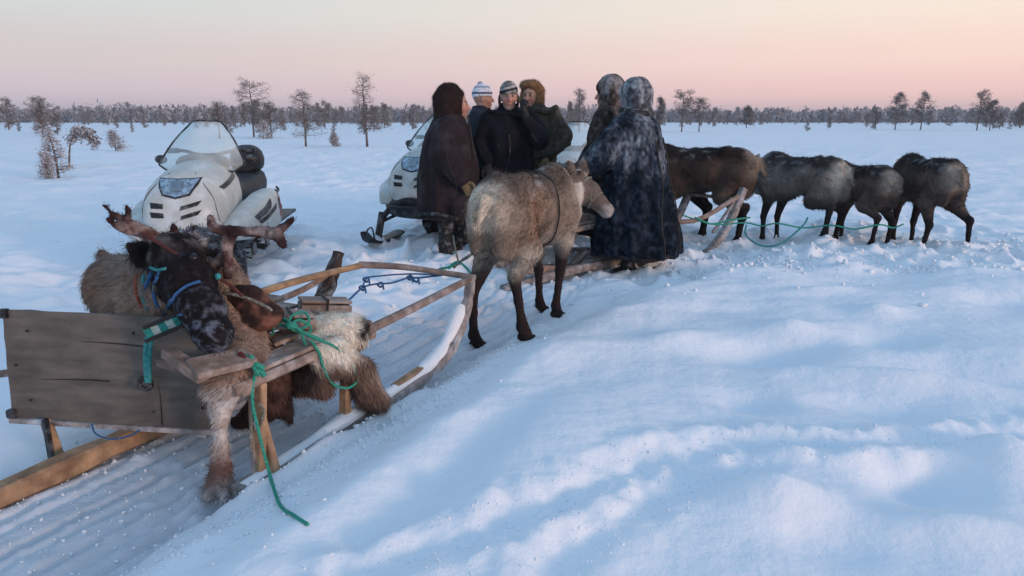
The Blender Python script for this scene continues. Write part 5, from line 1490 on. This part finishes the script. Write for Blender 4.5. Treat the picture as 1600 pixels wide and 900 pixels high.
def frostcol(dark, mid, frost, k, seed, zc=1.2, s=6):
    def cf(p):
        n = .55 * (fbm(p * np.array([1, 1, .35]), s, 3, seed) - .5) + .28 * (fbm(p * np.array([1, 1, .6]), 40, 2, seed) - .5); n2 = fbm(p, 24, 2, seed + 3) - .5
        c = mixc(dark, mid, sstep(-.15, .2, n2))
        amt = np.clip(sstep(-.06, .30, n + k * (p[:, 2] - zc)) * .72, 0, 1)
        return np.clip(c + (np.array(frost) - c) * amt[:, None], .004, .9)
    return cf
FACE = head_mesh(None)
def eyes_on(o):
    for e in (-1, 1):
        link("eye", MB().ball((.0805, e * .031, .020), .0085, 8, 6).mesh("eye"), M['eye'], o)
def fur_hood(t, c, r, rz, m, nm="hood", opening=True, trim=None, colfn=None, hairn=0, hcol=None, shape=None, ln=.03):
    f = Field((-.24, -.22, -.30), (.24, .22, .24), .0095)
    f.ell((-.025, 0, .02), r, .04)
    f.chain([(-.04, 0, -.10), (-.05, 0, -.22)], [r[1] * .92, r[1] * 1.05], .06)
    if shape: shape(f)
    if opening:
        f.ell((.165, 0, -.028), (.13, .066, .105), .02, sub=True)
    f.shift(lambda p: (fbm(p, 12, 3, 2.0 + r[0] * 30) - .5) * -.028 + (fbm(p, 36, 2, 5.0) - .5) * -.010)
    me = f.mesh(nm, colfn or (lambda p: np.tile(np.array(hcol), (len(p), 1)) * (1 + .8 * (fbm(p, 18, 3, 1.0) - .5))[:, None]))
    o = link(nm, me, m, t); o.location = c; o.rotation_euler = (0, 0, rz)
    if hairn:
        h = hair("hood_fur", me, hairn, ln, .0016, lambda p: np.tile(np.array((-.3, 0, -.8)), (len(p), 1)), M['hair'], o, 4, lift=.8)
    return o

# 1  hooded person on the left, seen in profile
g = Vector((-.60, 6.85, min(hz(-.60, 6.85), .03)))
p1 = thing("person", "person in long dark brown coat and blackish fur hood, leftmost of the group", "person", g, math.radians(6))
coat(p1, "coat", M['cloth_brown'], [(.45, -.02, 0, .27, .285), (.60, -.02, 0, .285, .30), (.85, -.02, 0, .285, .30), (1.08, -.01, 0, .25, .28), (1.24, -.01, 0, .215, .25), (1.36, 0, 0, .16, .19), (1.46, 0, 0, .10, .11)],
     [([(-.02, -.19, 1.30), (-.06, -.32, 1.08), (.09, -.33, .88)], [.105, .125, .10]), ([(-.03, .17, 1.30), (-.02, .27, 1.08), (.08, .27, .92)], [.10, .12, .09])], folds=8, amp=.026, seed=1.0)
fur_hood(p1, (.035, 0, 1.535), (.155, .135, .165), 0, M['hair'], hcol=(.030, .017, .015), hairn=5000, ln=.035)
h = ltr(p1, FACE, "face", M['skin'], (.088, 0, 1.505), 0, .05); eyes_on(h)
glove(-1, None, M['glove_tan'], "glove", p1, (math.radians(-90), math.radians(58), 0), (.13, -.335, .80), 1.05, .7)
glove(1, None, M['glove_tan'], "glove", p1, (math.radians(90), math.radians(58), 0), (.10, .265, .85), 1.05, .7)
boots(p1, [(-.05, -.10, -.02, -.2), (.06, .11, -.02, .1)], top=.45)
MB().tube([(.18, -.06, 1.42), (.205, -.10, 1.25), (.22, -.10, 1.05)], .008, 6, 4).build("coat_piping", M['leather'], p1)

# 2  person with the white cap, mostly behind the others
p2 = thing("person", "person in slate blue jacket and white knit cap with blue band", "person", (P(752, 300, 7.9).x, 7.9, .05), math.radians(-12))
coat(p2, "jacket", M['cloth_blue'], [(.75, 0, 0, .17, .22), (1.0, 0, 0, .17, .22), (1.25, 0, 0, .16, .22), (1.40, 0, 0, .12, .19), (1.50, 0, 0, .08, .09)],
     [([(0, -.19, 1.38), (-.03, -.27, 1.10), (.08, -.26, .88)], [.085, .09, .06]), ([(0, .19, 1.38), (-.03, .27, 1.10), (.08, .26, .88)], [.085, .09, .06])], folds=6, amp=.008, seed=2.0, vox=.018)
h = ltr(p2, FACE, "face", M['skin'], (.03, 0, 1.575), math.radians(15)); eyes_on(h)
def knit(p):
    c = mixc((.60, .64, .72), (.70, .73, .78), fbm(p, 20, 2, 1.0))
    b = np.exp(-((p[:, 2] - .055) / .011) ** 4); c = c + (np.array((.03, .05, .14)) - c) * b[:, None]
    b = np.exp(-((p[:, 2] - .118) / .012) ** 4); return c + (np.array((.05, .09, .20)) - c) * b[:, None] * .6
def cap_mesh(colfn, hgt=.10, low=.03, thick=.012, nm="cap"):
    f = Field((-.15, -.13, -.06), (.15, .13, .20), .007)
    f.ell((-.010, 0, .045), (.108 + thick * .3, .088 + thick * .3, .10 + thick), .01)
    f.cone((0, 0, -.25), (0, 0, low - .145), .16, .16, .004, sub=True)
    f.cone((.35, 0, low - .22), (.35, 0, low - .20), .27, .27, .004, sub=True)
    f.shift(lambda p: (fbm(p, 30, 2, 5.0) - .5) * -.006)
    return f.mesh(nm, colfn)
o = link("cap", cap_mesh(knit), M['velvet'], p2); o.location = (.03, 0, 1.58); o.rotation_euler = (0, 0, .25)
MB().ball((.0, 0, 1.73), .03, col=(.30, .33, .40)).build("bobble", M['velvet'], p2)
boots(p2, [(0, -.1, 0, 0), (0, .1, 0, 0)], top=.8)

# 3  man in the black jacket holding a phone up
gx = P(795, 300, 7.15).x
p3 = thing("person", "man in black jacket and grey patterned beanie, gloved hand raised with a phone", "person", (gx, 7.15, .06), math.radians(-88))
coat(p3, "jacket", M['cloth_black'], [(.72, 0, 0, .17, .23), (.95, 0, 0, .175, .235), (1.2, 0, 0, .17, .24), (1.36, 0, 0, .13, .21), (1.46, .0, 0, .085, .10), (1.50, .01, 0, .075, .08)],
     [([(0, -.20, 1.36), (-.02, -.29, 1.12), (.10, -.22, .95)], [.085, .092, .06]), ([(0, .20, 1.37), (.10, .31, 1.17), (.15, .30, 1.15), (.18, .17, 1.34)], [.09, .088, .085, .055])], folds=6, amp=.008, seed=3.0)
h = ltr(p3, FACE, "face", M['skin'], (.05, .0, 1.555), math.radians(3), .04); eyes_on(h)
def nordic(p):
    c = mixc((.13, .12, .12), (.33, .31, .30), sstep(.42, .58, fbm(p, 26, 2, 2.0)))
    z = p[:, 2] - .25 * p[:, 1]; b = np.exp(-((z - .062) / .012) ** 4) * (p[:, 0] > -.2); c = c + (np.array((.012, .012, .016)) - c) * b[:, None]
    b = np.exp(-((z - .087) / .009) ** 4); return c + (np.array((.50, .48, .47)) - c) * b[:, None] * .7
o = link("beanie", cap_mesh(nordic, nm="beanie", low=.035), M['velvet'], p3); o.location = (.05, 0, 1.562)
for e in (-1, 1):
    MB().ball((.03, e * .09, 1.53), .045, 8, 6, sc=(.8, .35, 1.3)).build("ear_flap", M['cloth_olive'], p3)
glove(1, None, M['glove_black'], "glove", p3, (math.radians(150), math.radians(-70), math.radians(-60)), (.185, .145, 1.41), 1.15, 1.0)
MB().box((.19, .125, 1.50), (.012, .05, .09)).build("phone", M['metal_dark'], p3)
glove(-1, None, M['glove_black'], "glove", p3, (math.radians(0), math.radians(60), math.radians(20)), (.13, -.20, .89), 1.1, .9)
boots(p3, [(0, -.11, 0, 0), (0, .11, 0, 0)], top=.78)

# 4  man in the brown fur hat and olive coat
gx = P(832, 300, 7.75).x
p4 = thing("person", "man in brown fur hat and thick olive coat, standing at the back", "person", (gx, 7.75, .07), math.radians(-100))
coat(p4, "coat", M['cloth_olive'], [(.55, 0, 0, .20, .24), (.9, 0, 0, .20, .25), (1.2, 0, 0, .19, .25), (1.36, 0, 0, .15, .23), (1.47, 0, 0, .12, .14), (1.53, -.01, 0, .10, .11)],
     [([(0, .20, 1.37), (.0, .31, 1.16), (.13, .20, .98)], [.10, .105, .07]), ([(0, -.20, 1.37), (-.02, -.29, 1.1), (.1, -.22, .95)], [.095, .10, .07])], folds=6, amp=.01, seed=4.0)
h = ltr(p4, FACE, "face", M['skin'], (.045, -.02, 1.57), math.radians(-14), .06); eyes_on(h)
def hatshape(f):
    f.ell((.04, 0, .085), (.095, .115, .060), .03)
    for e in (-1, 1): f.ell((.0, e * .10, -.06), (.06, .035, .08), .03)
fur_hood(p4, (.0, -.015, 1.60), (.125, .122, .125), math.radians(-14), M['hair'], nm="fur_hat", hcol=(.22, .125, .065), hairn=5000, shape=hatshape, ln=.03)
glove(1, None, M['glove_tan'], "glove", p4, (math.radians(20), math.radians(50), math.radians(-40)), (.17, .15, .92), 1.15, 1.0)
boots(p4, [(0, -.11, 0, 0), (0, .11, 0, 0)], top=.62)

# 5  hooded person in dark brown, partly hidden by the navy coat
g = Vector((.97, 7.1, hz(.97, 7.1)))
p5 = thing("person", "person in a dark brown frosty hooded coat, partly hidden behind the navy coat", "person", (g.x + .0, 7.1, min(g.z - .04, .05)), math.radians(160))
bc = frostcol((.028, .022, .021), (.07, .056, .05), (.34, .33, .34), .2, 5.0, 1.5)
coat(p5, "coat", M['coat_frost'], [(.25, 0, 0, .33, .32), (.6, 0, 0, .28, .29), (.95, 0, 0, .24, .27), (1.25, 0, 0, .21, .25), (1.42, 0, 0, .16, .20), (1.53, 0, 0, .10, .12)],
     [([(.0, .17, 1.40), (.05, .26, 1.16), (.20, .18, .98)], [.10, .105, .08]), ([(0, -.17, 1.4), (.04, -.25, 1.16), (.17, -.2, 1.0)], [.10, .105, .08])], folds=9, amp=.028, seed=5.0, colfn=bc)
fur_hood(p5, (.03, 0, 1.635), (.150, .130, .155), 0, M['coat_frost'], colfn=frostcol((.04, .03, .028), (.16, .13, .12), (.45, .45, .47), .4, 6.0, .05, 12))
h = ltr(p5, FACE, "face", M['skin'], (.045, 0, 1.60)); eyes_on(h)
glove(-1, None, M['glove_black'], "glove", p5, (0, math.radians(50), 0), (.25, .16, .93), 1.2, .9)
boots(p5, [(0, -.12, -.02, 0), (.08, .12, -.02, 0)], top=.35)

# 6  the big navy coat in front
g = Vector((1.13, 6.58, min(hz(1.13, 6.58), .12)))
p6 = thing("person", "person from behind in wide frosted navy coat and frosted hood, holding the pale reindeer", "person", g, math.radians(150))
nc = frostcol((.006, .009, .015), (.022, .032, .048), (.40, .46, .54), .34, 7.7, 1.38, 6.0)
def p6x(f):
    f.cone((-.10, 0, 1.30), (-.10, 0, .6), .10, .14, .08)
coat(p6, "coat", M['coat_frost'], [(.20, -.04, -.02, .395, .40), (.35, -.04, -.02, .385, .39), (.65, -.03, -.01, .345, .36), (.95, -.01, 0, .28, .31), (1.22, 0, 0, .245, .30), (1.38, .0, 0, .205, .26), (1.46, .01, 0, .15, .19), (1.54, .02, 0, .11, .12)],
     [([(.04, .20, 1.36), (.16, .36, 1.14), (.42, .26, .93)], [.12, .135, .10]), ([(.02, -.20, 1.36), (.12, -.34, 1.14), (.33, -.25, .97)], [.12, .13, .10])], folds=11, amp=.034, seed=7.0, colfn=nc, lo=(-.75, -.7, .10), hi=(.75, .7, 1.62), extra=p6x)
MB().tube([(.385 * math.cos(a) - .04, .39 * math.sin(a) - .02, .205 + .012 * math.sin(5 * a)) for a in [i * math.pi / 12 for i in range(25)]], .018, 6, 2).build("hem_trim", M['rope_red'] if False else M['cloth_brown'], p6)
fur_hood(p6, (.035, 0, 1.63), (.158, .135, .162), 0, M['coat_frost'], colfn=frostcol((.05, .05, .06), (.20, .21, .23), (.52, .57, .62), .5, 8.0, .03, 12))
# dark scarf of hood fur rolled at the neck
sc_ = MB().tube([(.13 * math.cos(a) + .0, .135 * math.sin(a), 1.49 + .02 * math.cos(a)) for a in [i * math.pi / 8 for i in range(17)]], .032, 8, 2).build("neck_roll", M['boot'], p6)
h = ltr(p6, FACE, "face", M['skin'], (.06, 0, 1.60)); eyes_on(h)
glove(-1, None, M['glove_black'], "glove", p6, (0, math.radians(40), math.radians(10)), (.50, .24, .875), 1.25, 1.2)
glove(1, None, M['glove_black'], "glove", p6, (0, math.radians(40), math.radians(10)), (.34, -.20, .93), 1.2, 1.2)
boots(p6, [(-.02, .14, -.03, .3), (.10, -.12, -.03, -.1)], top=.30)

# seams, collars, belts and zips laid on the clothes
def dress(p, nm, m, pts, r, flat=1.0):
    b = [c for c in p.children if c.name.split('.')[0] in ('coat', 'jacket')][0]
    q = hug(b, [Vector(v) for v in pts], .004)
    return MB().tube(q, r, 6, 4, flat=flat).build(nm, M[m], p)
def ringpts(z, r, n=16, cx=0): return [(cx + r * math.cos(2 * math.pi * i / n), r * math.sin(2 * math.pi * i / n), z) for i in range(n + 1)]
dress(p3, "zip", 'metal_dark', [(.3, -.01, z) for z in (1.24, 1.1, .95, .8, .74)], .005)
dress(p3, "collar", 'cloth_black', ringpts(1.455, .2), .022)
for sg in (-1, 1): dress(p3, "pocket_flap", 'leather', [(.5, sg * .10, 1.14), (.5, sg * .15, 1.13), (.5, sg * .19, 1.14)], .010)
dress(p4, "belt", 'leather', ringpts(.98, .5), .016)
dress(p4, "collar", 'cloth_olive', ringpts(1.47, .25), .035)
dress(p4, "button_band", 'leather', [(.4, .02, z) for z in (1.42, 1.3, 1.15, 1.02)], .008)
dress(p1, "coat_seam", 'leather', [(-.02, -.6, z) for z in (1.1, .9, .7, .52)], .005)
dress(p1, "hem_band", 'boot', ringpts(.50, .5, 20), .016)
dress(p2, "jacket_seam", 'leather', ringpts(1.12, .5), .008)
dress(p5, "coat_seam", 'leather', [(-.5, .1, z) for z in (1.4, 1.2, .9, .6, .4)], .006)
dress(p6, "coat_seam", 'leather', [(-.7, -.12, z) for z in (1.38, 1.2, 1.0, .8, .6, .4, .25)], .006)
dress(p6, "coat_seam", 'leather', [(-.6, .30, z) for z in (1.36, 1.2, 1.0, .8, .6, .4, .25)], .006)
# ------------------------------------------------------------------ trees of the bog
def pine(seed, h, spread, lowest=0.3, nb=26, tuft=10, lean=0.03, tri=.05, rime=.5, flat=False):
    """trunk mesh and crown mesh of one crooked bog pine; h tall, foot at the origin"""
    rs = random.Random(seed)
    tr = MB(); cr_v = []; cr_c = []
    pts = []; x = y = 0
    N = 7
    for i in range(N):
        t = i / (N - 1); x += rs.uniform(-lean, lean) * h; y += rs.uniform(-lean, lean) * h
        pts.append(Vector((x * t, y * t, h * .97 * t)))
    r0 = .014 * h + .018
    tr.tube(pts, [r0, r0 * .8, r0 * .55, r0 * .2], 6, 2)
    path = smooth_path(pts, 6)
    for b in range(nb):
        u = lowest + (1 - lowest) * (b + rs.random()) / nb
        u = min(u, .99)
        p = path[int(u * (len(path) - 1))]
        a = rs.uniform(0, 2 * math.pi)
        if flat: prof = (.35 + .65 * math.sin(math.pi * min(1, (u - lowest) / (1 - lowest) * .8 + .12)))
        else: prof = 1.05 - .75 * ((u - lowest) / (1 - lowest)) ** 1.2
        L = spread * prof * rs.uniform(.45, 1.1)
        d = Vector((math.cos(a), math.sin(a), rs.uniform(-.05, .45)))
        e = p + d * L; mid = p + d * L * .5 + Vector((0, 0, -.06 * L))
        if L > .12: tr.tube([p, mid, e], [r0 * .28, r0 * .1], 4, 2)
        for k in range(tuft):
            s_ = rs.uniform(.35, 1.05)
            c = p.lerp(e, s_) + Vector([rs.gauss(0, .07 * spread + .02) for _ in range(3)])
            shade = rs.random()
            up = max(0, rs.gauss(.3, .5))
            base = Vector((.055, .045, .036)).lerp(Vector((.15, .12, .10)), shade)
            col = base.lerp(Vector((.66, .64, .68)), min(.9, rime * (shade * .6 + .5 * up * rs.random())))
            for q in range(3):
                dd = [Vector([rs.gauss(0, 1) for _ in range(3)]).normalized() * tri * rs.uniform(.5, 1.4) for _ in range(3)]
                cc = c + Vector([rs.gauss(0, tri * .8) for _ in range(3)])
                for v in dd: cr_v.append(cc + Vector((v.x, v.y, v.z * .6))); cr_c.append(tuple(col))
    n = len(cr_v) // 3
    F_ = np.arange(n * 3).reshape(-1, 3)
    return tr.mesh("trunk"), mesh_np("crown", [tuple(v) for v in cr_v], F_, False, np.array(cr_c)), r0
def tree(name, label, trunk, crown, loc, rz, sc, group="bog pines dusted with rime", cat="tree"):
    t = thing(name, label, cat, loc, rz, group)
    t.scale = (sc,) * 3
    a = bpy.data.objects.new("trunk", trunk); b = bpy.data.objects.new("crown", crown)
    if not trunk.materials: trunk.materials.append(M['bark'])
    if not crown.materials: crown.materials.append(M['needles'])
    for o in (a, b): C.objects.link(o); o.parent = t
    return t
def at_tree(px, pbase, ptop):
    g = on(px, pbase) if pbase > 205 else G(px, pbase, 0)
    top = P(px, ptop, g.y); return g, top.z - g.z
SPEC = [  # px, base, top, spread in photo pixels, kind, label
    (397, 214, 122, 24, 'flat', "tall round-headed pine with bare trunk, above the left snowmobile's seat"),
    (478, 229, 139, 26, 'full', "broad dense pine midway between the left snowmobile and the group of people"),
    (574, 229, 114, 34, 'open', "tallest open-branched pine, just left of the group of people, with a thick pale trunk"),
    (67, 214, 150, 16, 'flat', "pine standing tallest at the far left above the bent snowy sapling"),
    (343, 216, 157, 14, 'flat', "small pine just above the left snowmobile's windscreen"),
    (424, 216, 158, 22, 'full', "bushy pine right beside the round-headed one"),
    (905, 206, 137, 15, 'open', "thin pine showing between the fur hat and the frosty hoods"),
    (1065, 206, 140, 17, 'flat', "pine immediately right of the frosted navy hood, the tallest there"),
    (1092, 206, 152, 14, 'flat', "lower spreading pine, second right of the frosted navy hood"),
    (1030, 206, 150, 10, 'full', "pine right against the frosted navy hood"),
    (1398, 203, 143, 15, 'full', "left one of the two tall pines on the right skyline"),
    (1438, 203, 142, 16, 'open', "right one of the two tall pines on the right skyline"),
    (1526, 204, 139, 17, 'open', "tallest pine near the right edge of the skyline"),
    (1546, 204, 155, 14, 'full', "shorter pine touching the tallest one near the right edge"),
    (1166, 200, 165, 10, 'full', "small dark pine on the skyline above the darkest reindeer"),
    (1594, 200, 160, 12, 'full', "pine cut by the right edge of the frame"),
]
for i, (px, pb, pt, sp, kind, lab) in enumerate(SPEC):
    g, h_ = at_tree(px, pb, pt)
    spread = sp * g.y / F * 1.3
    low_ = {'flat': .42, 'full': .20, 'open': .26}[kind]
    trk, crn, r0 = pine(100 + i, h_, spread, low_, {'flat': 36, 'full': 46, 'open': 40}[kind], {'flat': 34, 'full': 36, 'open': 32}[kind], .02 if kind != 'flat' else .03, tri=max(.035, g.y * .00105), rime=.45, flat=(kind == 'flat'))
    tree("pine_tree", lab, trk, crn, g - Vector((0, 0, .05)), 0, 1.0)
# bent saplings thick with snow, near left
def sapling(label, px, pb, pt, sp, seed, bend=None, nb=22, low_=.05):
    g = on(px, pb); top = P(px, pt, g.y); h_ = top.z - g.z
    trk, crn, r0 = pine(seed, h_, sp * g.y / F, low_, nb, 34, .03, tri=.018 + g.y * .0009, rime=1.7)
    return tree("snowy_sapling", label, trk, crn, g - Vector((0, 0, .03)), 0, 1, group=None, cat="sapling")
sapling("snow-crusted sapling nearest on the left, a ragged upright bush", 92, 278, 196, 26, 300, nb=30)
sapling("low snow-laden sapling, leaning at the foot of the ragged left one", 75, 280, 236, 15, 301)
sapling("small snowy sapling just right of the ragged left one", 181, 235, 203, 17, 302)
sapling("small snowy bush standing right behind the left snowmobile's windscreen", 412, 217, 190, 15, 303)
sapling("tiny snowy sapling between the broad pine and the tallest pine", 524, 229, 208, 9, 304)
g = on(118, 262)
bent = thing("bent_birch", "young tree bent over by snow into an arch, left of the snowmobile", "sapling", g)
pth = [P(108, 262, g.y) - g, P(110, 225, g.y) - g, P(122, 206, g.y) - g, P(136, 208, g.y) - g, P(149, 224, g.y) - g]
pth[0].z = 0
MB().tube(pth, [.03, .02, .01], 6, 5).build("trunk", M['bark'], bent)
rs_ = random.Random(8); cv = []; cc_ = []
for q in smooth_path(pth, 12)[14:]:
    for k in range(22):
        c = q + Vector([rs_.gauss(0, .09) for _ in range(3)])
        col = Vector((.10, .08, .08)).lerp(Vector((.66, .66, .70)), rs_.random() * .9)
        for m_ in range(2):
            for _ in range(3):
                v = Vector([rs_.gauss(0, .03) for _ in range(3)]); cv.append(tuple(c + v)); cc_.append(tuple(col))
link("crown", mesh_np("crown", cv, np.arange(len(cv)).reshape(-1, 3), False, np.array(cc_)), M['needles'], bent)

# many smaller pines scattered out to the wood
var = [pine(200 + i, 3.0, .75, .12, 28, 18, .03, tri=.12, rime=.55, flat=i % 2 == 0)[:2] for i in range(8)]
small = [pine(230 + i, 1.6, .45, .04, 18, 12, .03, tri=.09, rime=.7)[:2] for i in range(4)]
rt = random.Random(42)
labs = ["small rime-grey bog pine in the thin stand before the far wood"]
cnt = 0
while cnt < 280:
    Y = 48 + 190 * rt.random() ** .75
    px = rt.uniform(-30, 1630)
    x = (px - 800) / F * Y
    if 930 < px < 1330 and Y < 150: 
        if rt.random() < .8: continue
    if px > 1250 and Y < 95: continue
    if Y < 70 and rt.random() < .55: continue
    hgt = rt.uniform(1.0, 3.9) * (1.0 if px < 900 else .9) * (.75 if Y < 90 else 1.1)
    if rt.random() < .25: trk, crn = small[rt.randrange(4)]; sc_k = hgt / 2.6
    else: trk, crn = var[rt.randrange(8)]; sc_k = hgt / 3.0
    tree("bog_pine", labs[0], trk, crn, (x, Y, hz(x, Y) - .05), rt.uniform(0, 6.28), sc_k, group="small bog pines scattered before the far wood")
    cnt += 1
# the far wood: one mass nobody could count
rn = np.random.RandomState(9)
NT = 6600
Yf = 235 + 420 * rn.rand(NT) ** 1.1; pxf = rn.uniform(-120, 1720, NT); Xf = (pxf - 800) / F * Yf
base_h = 4.6 + 1.4 * vnoise(np.stack([Xf * .03, Yf * .02, 0 * Xf], 1), 1.0) * 1.6
Hf = base_h * rn.uniform(.45, 1.1, NT) * (.80 + .34 * (Yf / 650)) * np.where(pxf > 1000, .88, 1.0)
K = 32
tp = np.repeat(np.arange(NT), K)
u = rn.rand(NT * K)
ctr = np.stack([Xf[tp] + rn.normal(0, 1, NT * K) * .55 * (1.15 - u), Yf[tp] + rn.normal(0, 1, NT * K) * .5, Hf[tp] * (.02 + .98 * u)], 1)
sz = .8
tri3 = ctr[:, None, :] + rn.normal(0, 1, (NT * K, 3, 3)) * np.array([sz * .6, sz * .6, sz * .8])
br = rn.rand(NT * K)
cf_ = (np.array((.10, .085, .09))[None] * (1 - br[:, None]) + np.array((.42, .40, .42))[None] * br[:, None]) * rn.uniform(.8, 1.2, NT)[tp][:, None]
fw = link("far_wood", mesh_np("far_wood", tri3.reshape(-1, 3), np.arange(NT * K * 3).reshape(-1, 3), False, np.repeat(cf_, 3, axis=0)), M['needles'])
fw['kind'] = 'stuff'; fw['label'] = "far wood of low frosted pines along the horizon"; fw['category'] = "wood"
# dead stalks and clods poking out of the snow

# ------------------------------------------------------------------ cold haze over the bog
hv = [Vector((x, y, z)) for z in (-3, 14) for x, y in ((-5200, -5200), (5200, -5200), (5200, 5200), (-5200, 5200))]
hme = mesh_np("haze", hv, [(0, 3, 2, 1), (4, 5, 6, 7), (0, 1, 5, 4), (1, 2, 6, 5), (2, 3, 7, 6), (3, 0, 4, 7)], False)
m = bpy.data.materials.new("haze"); m.use_nodes = True
n = m.node_tree.nodes; l = m.node_tree.links; n.clear()
o_ = n.new("ShaderNodeOutputMaterial"); v_ = n.new("ShaderNodeVolumePrincipled")
v_.inputs["Color"].default_value = (.92, .93, 1, 1); v_.inputs["Density"].default_value = 0.0007; v_.inputs["Anisotropy"].default_value = 0.2
l.new(v_.outputs[0], o_.inputs["Volume"])
hz_o = link("haze", hme, m); hz_o['kind'] = 'stuff'
